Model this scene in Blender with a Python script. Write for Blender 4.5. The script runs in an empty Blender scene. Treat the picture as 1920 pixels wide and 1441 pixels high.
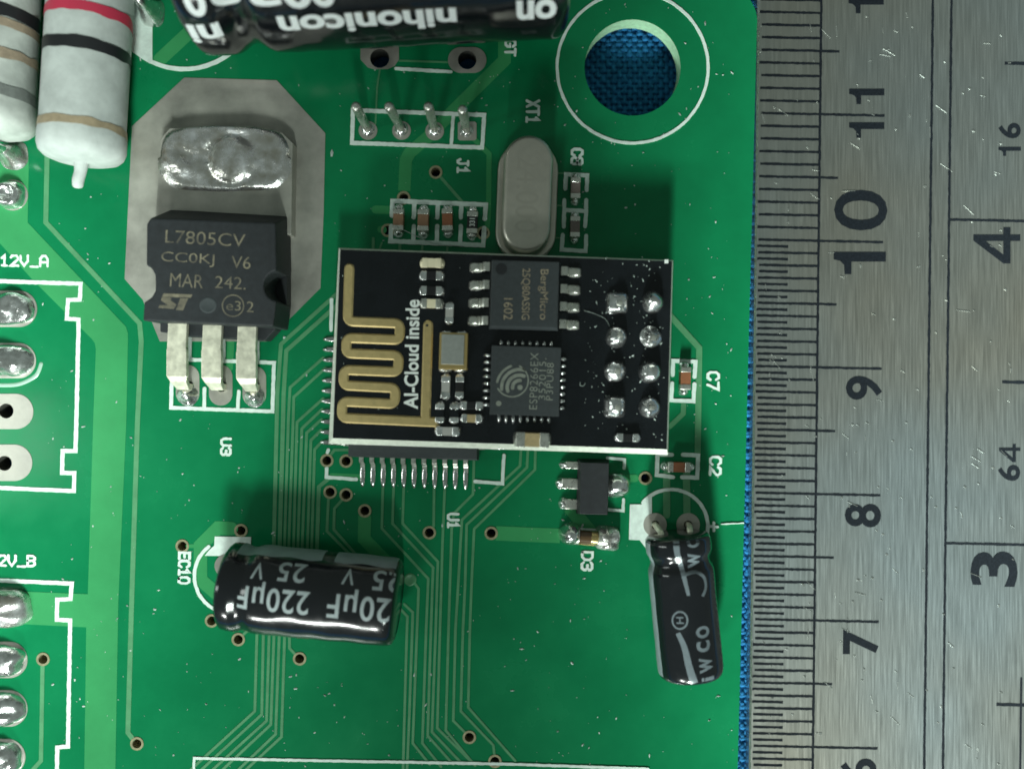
import bpy, bmesh, math, random
from mathutils import Vector, Matrix, noise
from mathutils.geometry import tessellate_polygon

# ------------------------------------------------------------------ scene, camera, light (1 unit = 1 mm)
SC = bpy.context.scene
SC.unit_settings.scale_length = 0.001
SC.render.engine = 'CYCLES'
COL = SC.collection
DIST = 65.0            # camera height above the circuit board, mm
FPX = 1570.0           # focal length in photograph pixels
CX, CY = 960.0, 720.5

cam = bpy.data.cameras.new('camera')
cam.sensor_fit = 'HORIZONTAL'; cam.sensor_width = 36.0
cam.lens = 36.0 * FPX / 1920.0
cam.clip_start = 1.0; cam.clip_end = 2000.0
camo = bpy.data.objects.new('camera', cam); COL.objects.link(camo)
camo.location = (0, 0, DIST)
SC.camera = camo
SC.cycles.pixel_filter_type = 'BLACKMAN_HARRIS'; SC.cycles.filter_width = 1.65
cam.dof.use_dof = True
cam.dof.focus_distance = 64.2
cam.dof.aperture_fstop = cam.lens * 0.001 / 1.8

world = bpy.data.worlds.new('World'); SC.world = world
world.use_nodes = True
bg = world.node_tree.nodes['Background']
bg.inputs['Color'].default_value = (0.80, 1.0, 0.90, 1)
bg.inputs['Strength'].default_value = 0.16

def area(name, loc, target, sx, sy, power, col):
    l = bpy.data.lights.new(name, 'AREA'); l.shape = 'RECTANGLE'
    l.size = sx; l.size_y = sy; l.energy = power; l.color = col
    o = bpy.data.objects.new(name, l); COL.objects.link(o)
    o.location = loc
    o.rotation_euler = (Vector(target) - Vector(loc)).to_track_quat('-Z', 'Y').to_euler()
    return o
area('tube_lamp', (-48, -125, 62), (0, 0, 0), 26, 5, 84000, (0.94, 1.0, 0.95))
area('left_fill', (-82, -10, 40), (-26, 0, 0), 12, 50, 12000, (0.90, 1.0, 0.95))  # added fill from the left for side highlights, not a real window
def edge_fill(loc, aim, deg, power, col=(0.87, 1.0, 0.93), blend=0.9):  # added unseen spots that brighten the board's left and right edges
    l = bpy.data.lights.new('edge_fill_spot', 'SPOT'); l.energy = power; l.color = col
    l.spot_size = math.radians(deg); l.spot_blend = blend; l.shadow_soft_size = 24
    o = bpy.data.objects.new('edge_fill_spot', l); COL.objects.link(o)
    o.location = loc
    o.rotation_euler = (Vector(aim) - Vector(loc)).to_track_quat('-Z', 'Y').to_euler()
edge_fill((8, -185, 96), (55, 12, 0), 22.5, 15000000)
edge_fill((-5, -135, 140), (-57, 5, 0), 23.5, 4900000)

vs = SC.view_settings
vs.view_transform = 'Standard'; vs.look = 'None'; vs.exposure = 0.0; vs.gamma = 1.0
vs.use_curve_mapping = False

# ------------------------------------------------------------------ helpers
random.seed(7)
def P(x, y, z=0.0):
    s = (DIST - z) / FPX
    return Vector(((x - CX) * s, -(y - CY) * s, z))
def mm(n, z=0.0): return n * (DIST - z) / FPX
ORG = {}
Z0 = Vector((0, 0, 0))

def new_obj(name, mesh, parent=None, loc=None, rotz=0.0):
    o = bpy.data.objects.new(name, mesh); COL.objects.link(o)
    if parent is not None: o.parent = parent
    if loc is not None: o.location = loc
    if rotz: o.rotation_euler = (0, 0, rotz)
    return o

def tag(o, label, cat, group=None):
    o['label'] = label; o['category'] = cat
    if group: o['group'] = group
    return o

def thing(name, base, label, cat, group=None):
    o = new_obj(name, None, None, base); o.empty_display_size = 1.0
    ORG[o.name] = Vector(base)
    return tag(o, label, cat, group)

def build(verts, faces, mat, smooth=False, name='mesh', autosmooth=None):
    me = bpy.data.meshes.new(name)
    me.from_pydata([tuple(v) for v in verts], [], faces)
    me.materials.append(mat)
    if smooth: me.polygons.foreach_set('use_smooth', [True] * len(me.polygons))
    me.update()
    if smooth and autosmooth:
        me.set_sharp_from_angle(angle=math.radians(autosmooth))
    return me

def part(name, vf, mat, parent, smooth=False, autosmooth=None):
    """vf = (verts in world mm, faces); the child keeps its root's origin"""
    org = ORG[parent.name]
    me = build([Vector(v) - org for v in vf[0]], vf[1], mat, smooth, name, autosmooth)
    o = new_obj(name, me, parent)
    ORG[o.name] = org
    return o

def lpart(name, vf, mat, parent, smooth=False, autosmooth=None, loc=None, rotz=0.0):
    me = build(vf[0], vf[1], mat, smooth, name, autosmooth)
    return new_obj(name, me, parent, loc, rotz)

def join(*vfs):
    V, Fc = [], []
    for v, f in vfs:
        b = len(V); V += list(v); Fc += [tuple(i + b for i in q) for q in f]
    return V, Fc

def xf(vf, loc=(0, 0, 0), rotz=0.0, sc=(1, 1, 1)):
    M = Matrix.Translation(loc) @ Matrix.Rotation(rotz, 4, 'Z') @ Matrix.Diagonal((*sc, 1))
    return [M @ Vector(v) for v in vf[0]], vf[1]

def bm_out(bm):
    bm.verts.ensure_lookup_table()
    bmesh.ops.recalc_face_normals(bm, faces=bm.faces)
    bm.verts.index_update()
    V = [v.co.copy() for v in bm.verts]; Fc = [tuple(v.index for v in f.verts) for f in bm.faces]
    bm.free(); return V, Fc

def bevelled(vf, off, segs=2, angle=20):
    bm = bmesh.new()
    vs_ = [bm.verts.new(v) for v in vf[0]]
    for f in vf[1]:
        try: bm.faces.new([vs_[i] for i in f])
        except ValueError: pass
    bmesh.ops.recalc_face_normals(bm, faces=bm.faces)
    ed = [e for e in bm.edges if len(e.link_faces) == 2 and e.calc_face_angle(0) > math.radians(angle)]
    bmesh.ops.bevel(bm, geom=ed, offset=off, segments=segs, profile=0.6, affect='EDGES', clamp_overlap=True)
    return bm_out(bm)

def box(cx, cy, z0, z1, sx, sy, taper=0.0):
    hx, hy = sx / 2, sy / 2; tx, ty = hx - taper, hy - taper
    V = [(cx - hx, cy - hy, z0), (cx + hx, cy - hy, z0), (cx + hx, cy + hy, z0), (cx - hx, cy + hy, z0),
         (cx - tx, cy - ty, z1), (cx + tx, cy - ty, z1), (cx + tx, cy + ty, z1), (cx - tx, cy + ty, z1)]
    return V, [(3, 2, 1, 0), (4, 5, 6, 7), (0, 1, 5, 4), (1, 2, 6, 5), (2, 3, 7, 6), (3, 0, 4, 7)]

def prism(pts, z0, z1, holes=(), bottom=True, pts_low=None):
    """pts/holes: lists of 2-d points (mm); returns verts, faces"""
    loops = [list(pts)] + [list(h) for h in holes]
    flat = [Vector((p[0], p[1], 0)) for l in loops for p in l]
    tris = tessellate_polygon([[Vector((p[0], p[1], 0)) for p in l] for l in loops])
    n = len(flat)
    low = flat
    if pts_low is not None: low = [Vector((p[0], p[1], 0)) for p in pts_low]
    V = [Vector((p.x, p.y, z1)) for p in flat] + [Vector((p.x, p.y, z0)) for p in low]
    Fc = []
    for t in tris:
        a, b, c = [flat[i] for i in t]
        if (b - a).cross(c - a).z < 0: t = (t[0], t[2], t[1])
        Fc.append(tuple(t))
        if bottom: Fc.append((t[2] + n, t[1] + n, t[0] + n))
    b0 = 0
    for k, l in enumerate(loops):
        m = len(l)
        ar = sum(l[i][0] * l[(i + 1) % m][1] - l[(i + 1) % m][0] * l[i][1] for i in range(m))
        ccw = (ar > 0) == (k == 0)
        for i in range(m):
            a, b = b0 + i, b0 + (i + 1) % m
            Fc.append((b, a, a + n, b + n) if not ccw else (a, a + n, b + n, b))
        b0 += m
    return V, Fc

def solid_ngon(pts, z0, z1):
    n = len(pts)
    ar = sum(pts[i][0] * pts[(i + 1) % n][1] - pts[(i + 1) % n][0] * pts[i][1] for i in range(n))
    if ar < 0: pts = pts[::-1]
    V = [(p[0], p[1], z1) for p in pts] + [(p[0], p[1], z0) for p in pts]
    Fc = [tuple(range(n)), tuple(range(2 * n - 1, n - 1, -1))]
    Fc += [(i, i + n, (i + 1) % n + n, (i + 1) % n) for i in range(n)]
    return V, Fc

def circ(c, r, n=24, a0=0.0, a1=None):
    if a1 is None: return [(c[0] + r * math.cos(a0 + 2 * math.pi * i / n), c[1] + r * math.sin(a0 + 2 * math.pi * i / n)) for i in range(n)]
    return [(c[0] + r * math.cos(a0 + (a1 - a0) * i / n), c[1] + r * math.sin(a0 + (a1 - a0) * i / n)) for i in range(n + 1)]

def ring(c, r0, r1, z0, z1, n=24, sq=False):
    """annular pad, flat with an outer wall and an inner wall"""
    V, Fc = [], []
    for i in range(n):
        a = 2 * math.pi * (i + .5) / n
        k = 1.0
        if sq: k = min(1 / max(abs(math.cos(a)), 1e-6), 1 / max(abs(math.sin(a)), 1e-6))
        ca, sa = math.cos(a), math.sin(a)
        V += [(c[0] + r1 * k * ca, c[1] + r1 * k * sa, z0), (c[0] + r1 * k * ca, c[1] + r1 * k * sa, z1),
              (c[0] + r0 * ca, c[1] + r0 * sa, z1), (c[0] + r0 * ca, c[1] + r0 * sa, z0 - 1.4)]
    for i in range(n):
        a, b = 4 * i, 4 * ((i + 1) % n)
        for k in range(3): Fc.append((a + k, b + k, b + k + 1, a + k + 1))
    return V, Fc

def ribbon(pts, w, z0, z1, closed=False, cap='round', jit=0.0, step=0.0, ch=0.0):
    pts = [Vector((p[0], p[1])) for p in pts]
    if step:
        q = []
        m = len(pts)
        for i in range(m if closed else m - 1):
            a, b = pts[i], pts[(i + 1) % m]
            k = max(1, int((b - a).length / step))
            q += [a.lerp(b, j / k) for j in range(k)]
        if not closed: q.append(pts[-1])
        pts = q
    n = len(pts)
    L, R = [], []
    for i, p in enumerate(pts):
        if closed: a, b = pts[i - 1], pts[(i + 1) % n]
        else: a, b = pts[max(i - 1, 0)], pts[min(i + 1, n - 1)]
        d0 = (p - a).normalized() if (p - a).length > 1e-9 else (b - p).normalized()
        d1 = (b - p).normalized() if (b - p).length > 1e-9 else d0
        t = (d0 + d1)
        t = t.normalized() if t.length > 1e-6 else d1
        nn = Vector((-t.y, t.x))
        k = 1.0 / max(0.45, abs(nn.dot(Vector((-d1.y, d1.x)))))
        h = w / 2 * k
        L.append(p + nn * (h + random.uniform(-jit, jit))); R.append(p - nn * (h + random.uniform(-jit, jit)))
    out = []
    if not closed and cap == 'round':
        def fan(c, frm, cw):
            v = frm - c
            res = []
            for j in range(1, 6):
                a = -math.pi * j / 6 * cw
                res.append(c + Vector((v.x * math.cos(a) - v.y * math.sin(a), v.x * math.sin(a) + v.y * math.cos(a))))
            return res
        endc = fan(pts[-1], L[-1], 1)      # L -> R around the end
        stac = fan(pts[0], R[0], 1)        # R -> L around the start
    else: endc, stac = [], []
    V, Fc = [], []
    def add(p, c):
        t = c + (p - c) * (1 - ch / max((p - c).length, 1e-6)) if ch else p
        V.append((t.x, t.y, z1)); V.append((p.x, p.y, z0)); return len(V) - 2
    li = [add(p, c) for p, c in zip(L, pts)]; ri = [add(p, c) for p, c in zip(R, pts)]
    ei = [add(p, pts[-1]) for p in endc]; si = [add(p, pts[0]) for p in stac]
    m = n if closed else n - 1
    for i in range(m):
        j = (i + 1) % n
        Fc.append((ri[i], ri[j], li[j], li[i]))
        Fc.append((li[i], li[j], li[j] + 1, li[i] + 1)); Fc.append((ri[j], ri[i], ri[i] + 1, ri[j] + 1))
    if not closed:
        loop = [li[-1]] + ei + [ri[-1]]
        if ei: Fc.append(tuple(reversed(loop)))
        for a, b in zip(loop, loop[1:]): Fc.append((a, b, b + 1, a + 1))
        loop = [ri[0]] + si + [li[0]]
        if si: Fc.append(tuple(reversed(loop)))
        for a, b in zip(loop, loop[1:]): Fc.append((a, b, b + 1, a + 1))
    return V, Fc

def pp(pts, z=0.0): return [P(x, y, z).to_2d() for x, y in pts]

def tube(path, radii, seg=12, capped=True):
    path = [Vector(p) for p in path]
    if not hasattr(radii, '__len__'): radii = [radii] * len(path)
    V, Fc = [], []
    up = Vector((0.13, 0.21, 0.97))
    for i, p in enumerate(path):
        a = path[max(i - 1, 0)]; b = path[min(i + 1, len(path) - 1)]
        t = (b - a).normalized()
        if abs(t.dot(up)) > 0.95: up = Vector((0.9, 0.3, 0.1))
        e1 = (up - t * up.dot(t)).normalized(); e2 = t.cross(e1); up = e1
        for k in range(seg):
            an = 2 * math.pi * k / seg
            V.append(p + (e1 * math.cos(an) + e2 * math.sin(an)) * radii[i])
    for i in range(len(path) - 1):
        for k in range(seg):
            a, b = i * seg + k, i * seg + (k + 1) % seg
            Fc.append((a, b, b + seg, a + seg))
    if capped:
        Fc.append(tuple(range(seg - 1, -1, -1))); Fc.append(tuple((len(path) - 1) * seg + k for k in range(seg)))
    return V, Fc

def smooth_path(pts, n=6):
    pts = [Vector(p) for p in pts]; out = []
    for i in range(len(pts) - 1):
        p0, p1, p2, p3 = pts[max(i - 1, 0)], pts[i], pts[i + 1], pts[min(i + 2, len(pts) - 1)]
        for j in range(n):
            t = j / n
            out.append(0.5 * ((2 * p1) + (p2 - p0) * t + (2 * p0 - 5 * p1 + 4 * p2 - p3) * t * t + (3 * p1 - p0 - 3 * p2 + p3) * t ** 3))
    out.append(pts[-1]); return out

def mound(c, rx, ry, z0, prof, n=28, rot=0.0, lump=0.0, lscale=1.5, seed=0, power=2.0):
    """lumpy solder mound: prof = [(radius fraction, height mm)] from rim to crown"""
    V, Fc = [], []
    ca, sa = math.cos(rot), math.sin(rot)
    for fr, h in prof:
        for k in range(n):
            a = 2 * math.pi * k / n
            cx_, sx_ = math.cos(a), math.sin(a)
            q = (abs(cx_) ** power + abs(sx_) ** power) ** (-1 / power)
            x, y = rx * fr * q * cx_, ry * fr * q * sx_
            dz = 0
            if lump:
                v = Vector((x * lscale + seed * 7.3, y * lscale + seed * 3.1, seed * 1.7))
                dz = noise.noise(v) * lump * (1 if h > 0.06 else 0.0)
                x *= 1 + 0.12 * noise.noise(v * 0.7); y *= 1 + 0.12 * noise.noise(v * 0.7 + Vector((5, 5, 5)))
            V.append((c[0] + x * ca - y * sa, c[1] + x * sa + y * ca, z0 + max(h + dz, 0.0 if h < 0.06 else 0.05)))
    m = len(prof)
    for i in range(m - 1):
        for k in range(n):
            a, b = i * n + k, i * n + (k + 1) % n
            Fc.append((a, b, b + n, a + n))
    Fc.append(tuple((m - 1) * n + k for k in range(n)))
    return V, Fc
DOME = lambda h: [(1.0, 0.0), (0.97, 0.16 * h), (0.9, 0.38 * h), (0.78, 0.6 * h), (0.62, 0.78 * h), (0.42, 0.91 * h), (0.2, 0.98 * h), (0.05, h)]
PEAK = lambda h: [(1.0, 0.0), (0.92, 0.1 * h), (0.78, 0.24 * h), (0.62, 0.42 * h), (0.48, 0.64 * h), (0.36, 0.85 * h), (0.24, 0.97 * h), (0.06, h)]

# ---- lettering
_dg = None
def glyphs(s, bold=0.0, shear=0.0, spacing=1.0):
    cu = bpy.data.curves.new('t', 'FONT'); cu.body = s; cu.offset = bold; cu.resolution_u = 4; cu.shear = shear
    cu.space_character = spacing
    o = bpy.data.objects.new('t', cu); COL.objects.link(o)
    dg = bpy.context.evaluated_depsgraph_get(); dg.update()
    me = bpy.data.meshes.new_from_object(o.evaluated_get(dg))
    V = [v.co.copy() for v in me.vertices]; Fc = [tuple(p.vertices) for p in me.polygons]
    bpy.data.objects.remove(o); bpy.data.curves.remove(cu); bpy.data.meshes.remove(me)
    x0 = min(v.x for v in V); x1 = max(v.x for v in V); y0 = min(v.y for v in V); y1 = max(v.y for v in V)
    V = [Vector(((v.x - (x0 + x1) / 2) / (x1 - x0), (v.y - (y0 + y1) / 2) / (y1 - y0), 0)) for v in V]
    return V, Fc      # centred, one unit by one unit

def text(name, s, cpx, length, height, rot, z, mat, parent, bold=0.0, shear=0.0, spacing=1.0):
    V, Fc = glyphs(s, bold, shear, spacing)
    c = P(*cpx, z); L, H = mm(length, z), mm(height, z)
    a = math.radians(rot); ca, sa = math.cos(a), math.sin(a)
    V = [(c.x + v.x * L * ca - v.y * H * sa, c.y + v.x * L * sa + v.y * H * ca, z) for v in V]
    return part(name, (V, Fc), mat, parent)

# stroke letters of the board's white printing, on a 4 x 6 grid
STROKES = {
 '0': [[(1, 0), (3, 0), (4, 1.5), (4, 4.5), (3, 6), (1, 6), (0, 4.5), (0, 1.5), (1, 0)]],
 '1': [[(.6, 4.6), (2, 6), (2, 0)], [(.6, 0), (3.4, 0)]],
 '2': [[(0, 4.8), (.8, 6), (3.2, 6), (4, 4.8), (4, 3.8), (0, 0), (4, 0)]],
 '3': [[(0, 5), (.9, 6), (3.1, 6), (4, 5), (4, 4.1), (3.1, 3.2), (1.6, 3.2)], [(3.1, 3.1), (4, 2.2), (4, 1), (3.1, 0), (.9, 0), (0, 1)]],
 '5': [[(4, 6), (0, 6), (0, 3.4), (3, 3.4), (4, 2.5), (4, 1), (3, 0), (0, 0)]],
 '7': [[(0, 6), (4, 6), (1.4, 0)]],
 '8': [[(1, 3.2), (0, 4.2), (0, 5.2), (.9, 6), (3.1, 6), (4, 5.2), (4, 4.2), (3, 3.2), (1, 3.2), (0, 2.2), (0, .9), (.9, 0), (3.1, 0), (4, .9), (4, 2.2), (3, 3.2)]],
 'A': [[(0, 0), (0, 4.4), (1.2, 6), (2.8, 6), (4, 4.4), (4, 0)], [(0, 2.4), (4, 2.4)]],
 'B': [[(0, 0), (0, 6), (3, 6), (4, 5), (4, 4), (3, 3.1), (0, 3.1)], [(3, 3.1), (4, 2.2), (4, 1), (3, 0), (0, 0)]],
 'C': [[(4, 4.6), (3, 6), (1, 6), (0, 4.6), (0, 1.4), (1, 0), (3, 0), (4, 1.4)]],
 'D': [[(0, 0), (0, 6), (2.6, 6), (4, 4.4), (4, 1.6), (2.6, 0), (0, 0)]],
 'E': [[(4, 6), (0, 6), (0, 0), (4, 0)], [(0, 3.1), (3, 3.1)]],
 'G': [[(4, 4.6), (3, 6), (1, 6), (0, 4.6), (0, 1.4), (1, 0), (3, 0), (4, 1.2), (4, 2.8), (2.4, 2.8)]],
 'J': [[(0, 1.4), (1, 0), (2, 0), (2.8, 1.2), (2.8, 6)], [(1.2, 6), (4, 6)]],
 'T': [[(0, 6), (4, 6)], [(2, 6), (2, 0)]],
 'U': [[(0, 6), (0, 1.4), (1, 0), (3, 0), (4, 1.4), (4, 6)]],
 'V': [[(0, 6), (0, 3), (2, 0), (4, 3), (4, 6)]],
 'X': [[(0, 0), (4, 6)], [(0, 6), (4, 0)]],
 '_': [[(0, -.4), (4, -.4)]],
}
def silk_text(name, s, cpx, length, height, rot, mat, parent, w=5.0, z=0.055):
    adv = 5.4; n = len(s); tot = adv * n - 1.4
    c = P(*cpx); a = math.radians(rot); ca, sa = math.cos(a), math.sin(a)
    L, H = mm(length - w) / tot, mm(height - w) / 6.0
    out = []; zz = z
    for i, ch in enumerate(s):
        for st in STROKES[ch]:
            q = []
            for x, y in st:
                u = (x + i * adv - tot / 2) * L; v = (y - 3) * H
                q.append((c.x + u * ca - v * sa, c.y + u * sa + v * ca))
            out.append(ribbon(q, mm(w), 0.0, zz, jit=mm(0.5), step=mm(4))); zz += 0.0016
    return part(name, join(*out), mat, parent)

# ------------------------------------------------------------------ materials
def mat(name, col, rough=0.5, metal=0.0, var=0.0, vscale=1.0, bump=0.0, bscale=5.0, spec=0.5, coat=0.0, coatr=0.1,
        stretch=None, rvar=0.0, sss=0.0, trans=0.0, col2=None, emit=None):
    m = bpy.data.materials.new(name); m.use_nodes = True
    nt = m.node_tree; N = nt.nodes; Lk = nt.links
    b = N['Principled BSDF']
    b.inputs['Base Color'].default_value = (*col, 1); b.inputs['Roughness'].default_value = rough
    b.inputs['Metallic'].default_value = metal; b.inputs['Specular IOR Level'].default_value = spec
    b.inputs['Coat Weight'].default_value = coat; b.inputs['Coat Roughness'].default_value = coatr
    if sss:
        b.inputs['Subsurface Weight'].default_value = sss; b.inputs['Subsurface Radius'].default_value = (0.4, 0.5, 0.4)
    tc = N.new('ShaderNodeTexCoord'); src = tc.outputs['Object']
    if stretch:
        mp = N.new('ShaderNodeMapping'); mp.inputs['Scale'].default_value = stretch
        Lk.new(src, mp.inputs['Vector']); src = mp.outputs['Vector']
    if var or rvar or col2:
        nz = N.new('ShaderNodeTexNoise'); nz.inputs['Scale'].default_value = vscale
        nz.inputs['Detail'].default_value = 6; nz.inputs['Roughness'].default_value = 0.6
        Lk.new(src, nz.inputs['Vector'])
        if var or col2:
            rp = N.new('ShaderNodeValToRGB')
            c2 = col2 if col2 else tuple(min(1, c * (1 + var)) for c in col)
            c1 = tuple(c * (1 - var) for c in col)
            rp.color_ramp.elements[0].position = 0.32; rp.color_ramp.elements[1].position = 0.68
            rp.color_ramp.elements[0].color = (*c1, 1); rp.color_ramp.elements[1].color = (*c2, 1)
            Lk.new(nz.outputs['Fac'], rp.inputs['Fac']); Lk.new(rp.outputs['Color'], b.inputs['Base Color'])
        if rvar:
            mr = N.new('ShaderNodeMapRange'); mr.inputs['From Min'].default_value = 0.3; mr.inputs['From Max'].default_value = 0.7
            mr.inputs['To Min'].default_value = max(0.03, rough - rvar); mr.inputs['To Max'].default_value = rough + rvar
            Lk.new(nz.outputs['Fac'], mr.inputs['Value']); Lk.new(mr.outputs['Result'], b.inputs['Roughness'])
    if bump:
        n2 = N.new('ShaderNodeTexNoise'); n2.inputs['Scale'].default_value = bscale; n2.inputs['Detail'].default_value = 4
        Lk.new(src, n2.inputs['Vector'])
        bp = N.new('ShaderNodeBump'); bp.inputs['Strength'].default_value = min(1, bump); bp.inputs['Distance'].default_value = 0.1
        Lk.new(n2.outputs['Fac'], bp.inputs['Height']); Lk.new(bp.outputs['Normal'], b.inputs['Normal'])
    return m

M = {}
M['mask'] = mat('solder_mask', (0.004, 0.168, 0.062), 0.22, var=0.12, vscale=0.15, rvar=0.09, bump=0.03, bscale=3.0, spec=0.22)
M['trace'] = mat('solder_mask_over_copper', (0.040, 0.265, 0.095), 0.22, var=0.08, vscale=0.3, bump=0.03, bscale=4, spec=0.22)
M['trace_fine'] = mat('solder_mask_over_fine_copper', (0.085, 0.26, 0.125), 0.35, var=0.12, vscale=0.9, bump=0.05, bscale=5, spec=0.4)
M['fr4'] = mat('bare_board_edge', (0.33, 0.55, 0.36), 0.7, var=0.15, vscale=3, sss=0.0)
M['silk'] = mat('white_print', (0.66, 0.76, 0.70), 0.65, var=0.10, vscale=2.2, bump=0.1, bscale=12)
M['ringmetal'] = mat('via_ring', (0.36, 0.33, 0.20), 0.38, 0.45, var=0.25, vscale=2.0)
M['pad'] = mat('tinned_pad', (0.42, 0.405, 0.36), 0.38, 0.5, var=0.24, vscale=0.3, bump=0.12, bscale=2.0, rvar=0.10)
M['solder'] = mat('solder', (0.86, 0.86, 0.83), 0.18, 0.95, var=0.30, vscale=1.6, bump=0.35, bscale=3.2, rvar=0.12)
M['solder_dirty'] = mat('flux_stained_solder', (0.62, 0.58, 0.50), 0.24, 0.85, var=0.20, vscale=0.9, bump=0.34, bscale=3.6, rvar=0.14, col2=(0.84, 0.83, 0.85))
M['tin'] = mat('tinned_lead', (0.66, 0.66, 0.60), 0.30, 0.85, var=0.15, vscale=2, bump=0.1, bscale=4, rvar=0.08)
M['leadpale'] = mat('pale_tinned_lead', (0.80, 0.77, 0.62), 0.40, 0.5, var=0.16, vscale=1.6, bump=0.16, bscale=3, rvar=0.12)
M['epoxy'] = mat('black_epoxy', (0.020, 0.023, 0.026), 0.62, var=0.2, vscale=2, bump=0.18, bscale=14, spec=0.4)
M['epoxy2'] = mat('grey_black_epoxy', (0.044, 0.052, 0.055), 0.60, var=0.12, vscale=3, bump=0.10, bscale=18, spec=0.4)
M['ink_tan'] = mat('laser_mark', (0.06, 0.055, 0.045), 0.7, var=0.1, vscale=1.1, col2=(0.25, 0.22, 0.15))
M['ink_grey'] = mat('laser_mark_grey', (0.23, 0.25, 0.21), 0.7, var=0.2, vscale=3)
M['ink_brown'] = mat('laser_mark_brown', (0.30, 0.25, 0.17), 0.7, var=0.4, vscale=4)
M['sleeve'] = mat('black_shrink_sleeve', (0.006, 0.007, 0.009), 0.17, spec=0.55, bump=0.16, bscale=0.9, coat=0.35, coatr=0.10, rvar=0.06)
M['stripe'] = mat('slate_print', (0.22, 0.26, 0.275), 0.28, var=0.10, vscale=1.5, spec=0.5)
M['sleevetext2'] = mat('dim_sleeve_print', (0.125, 0.15, 0.165), 0.30, var=0.12, vscale=2)
M['sleevetext'] = mat('pale_sleeve_print', (0.36, 0.41, 0.42), 0.30, var=0.12, vscale=2)
M['whitetext'] = mat('white_sleeve_print', (0.80, 0.83, 0.83), 0.4)
M['ceramic'] = mat('resistor_coating', (0.50, 0.53, 0.51), 0.62, var=0.14, vscale=0.7, bump=0.12, bscale=2.5)
M['ceramic_dirty'] = mat('dusty_resistor_coating', (0.45, 0.47, 0.44), 0.66, var=0.24, vscale=0.45, bump=0.15, bscale=2.5)
M['band_black'] = mat('black_band', (0.012, 0.013, 0.015), 0.5)
M['band_red'] = mat('red_band', (0.50, 0.035, 0.075), 0.5)
M['band_gold'] = mat('gold_band', (0.42, 0.33, 0.22), 0.5, 0.15, var=0.15, vscale=2)
M['band_brown'] = mat('brown_band', (0.27, 0.21, 0.15), 0.6, var=0.2, vscale=2)
M['band_grey'] = mat('grey_band', (0.15, 0.16, 0.15), 0.6, var=0.2, vscale=2)
M['can'] = mat('crystal_can', (0.56, 0.53, 0.46), 0.36, 0.80, var=0.06, vscale=1.5, bump=0.04, bscale=10)
M['can_ink'] = mat('faint_can_stamp', (0.525, 0.495, 0.428), 0.36, 0.80)
M['cap_brown'] = mat('brown_ceramic', (0.27, 0.15, 0.085), 0.5, var=0.12, vscale=4)
M['cap_rust'] = mat('rust_ceramic', (0.27, 0.10, 0.045), 0.5, var=0.12, vscale=4)
M['cap_mauve'] = mat('mauve_ceramic', (0.20, 0.155, 0.14), 0.5, var=0.12, vscale=4)
M['cap_tan'] = mat('tan_ceramic', (0.44, 0.34, 0.18), 0.45, var=0.12, vscale=4)
M['res_black'] = mat('chip_resistor_black', (0.013, 0.013, 0.014), 0.35)
M['cap_grey'] = mat('grey_ceramic', (0.42, 0.42, 0.39), 0.45)
M['led'] = mat('led_lens', (0.86, 0.78, 0.55), 0.3, sss=0.0)
M['pcbblack'] = mat('black_solder_mask', (0.008, 0.010, 0.012), 0.22, var=0.25, vscale=0.4, bump=0.05, bscale=4, spec=0.35)
M['pcbedge'] = mat('pale_cut_edge', (0.66, 0.70, 0.60), 0.7, var=0.12, vscale=2.5, bump=0.3, bscale=5)
M['gold'] = mat('gold_antenna', (0.57, 0.44, 0.20), 0.42, 0.55, var=0.10, vscale=2.0, bump=0.05, bscale=8)
M['gold_rim'] = mat('gold_rim', (0.72, 0.52, 0.22), 0.3, 0.85)
M['lid'] = mat('grey_metal_lid', (0.40, 0.42, 0.39), 0.5, 0.55, var=0.1, vscale=3, bump=0.1, bscale=12)
M['whiteink'] = mat('white_module_print', (0.80, 0.84, 0.80), 0.6)
M['glass'] = mat('diode_glass', (0.10, 0.06, 0.03), 0.1, spec=0.6)
M['copper_gold'] = mat('diode_brass', (0.66, 0.50, 0.22), 0.25, 0.9)
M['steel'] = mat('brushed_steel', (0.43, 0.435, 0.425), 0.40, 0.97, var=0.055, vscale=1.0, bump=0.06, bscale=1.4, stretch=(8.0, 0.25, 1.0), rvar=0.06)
def room_sheen(m):        # room reflection painted into the steel as broad warm and cool tint
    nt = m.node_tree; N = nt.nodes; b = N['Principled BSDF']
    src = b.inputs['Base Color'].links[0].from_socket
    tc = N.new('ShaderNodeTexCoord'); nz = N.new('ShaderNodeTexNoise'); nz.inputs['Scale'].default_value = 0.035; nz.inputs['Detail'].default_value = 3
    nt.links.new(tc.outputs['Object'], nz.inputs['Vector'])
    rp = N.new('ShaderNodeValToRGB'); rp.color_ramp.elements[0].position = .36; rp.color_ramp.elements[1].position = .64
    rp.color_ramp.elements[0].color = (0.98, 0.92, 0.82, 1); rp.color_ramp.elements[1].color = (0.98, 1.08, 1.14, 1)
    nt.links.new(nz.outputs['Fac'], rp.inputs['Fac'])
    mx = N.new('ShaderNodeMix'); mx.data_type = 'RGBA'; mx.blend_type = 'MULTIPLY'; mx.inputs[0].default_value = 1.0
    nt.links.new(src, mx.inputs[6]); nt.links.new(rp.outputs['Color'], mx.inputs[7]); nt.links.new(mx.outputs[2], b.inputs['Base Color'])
room_sheen(M['steel'])
M['steel_edge'] = mat('bright_steel_edge', (0.72, 0.73, 0.70), 0.25, 0.95, var=0.3, vscale=5, bump=0.5, bscale=7)
M['ink'] = mat('etched_black', (0.007, 0.009, 0.012), 0.7, var=0.3, vscale=6, spec=0.08)
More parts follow.
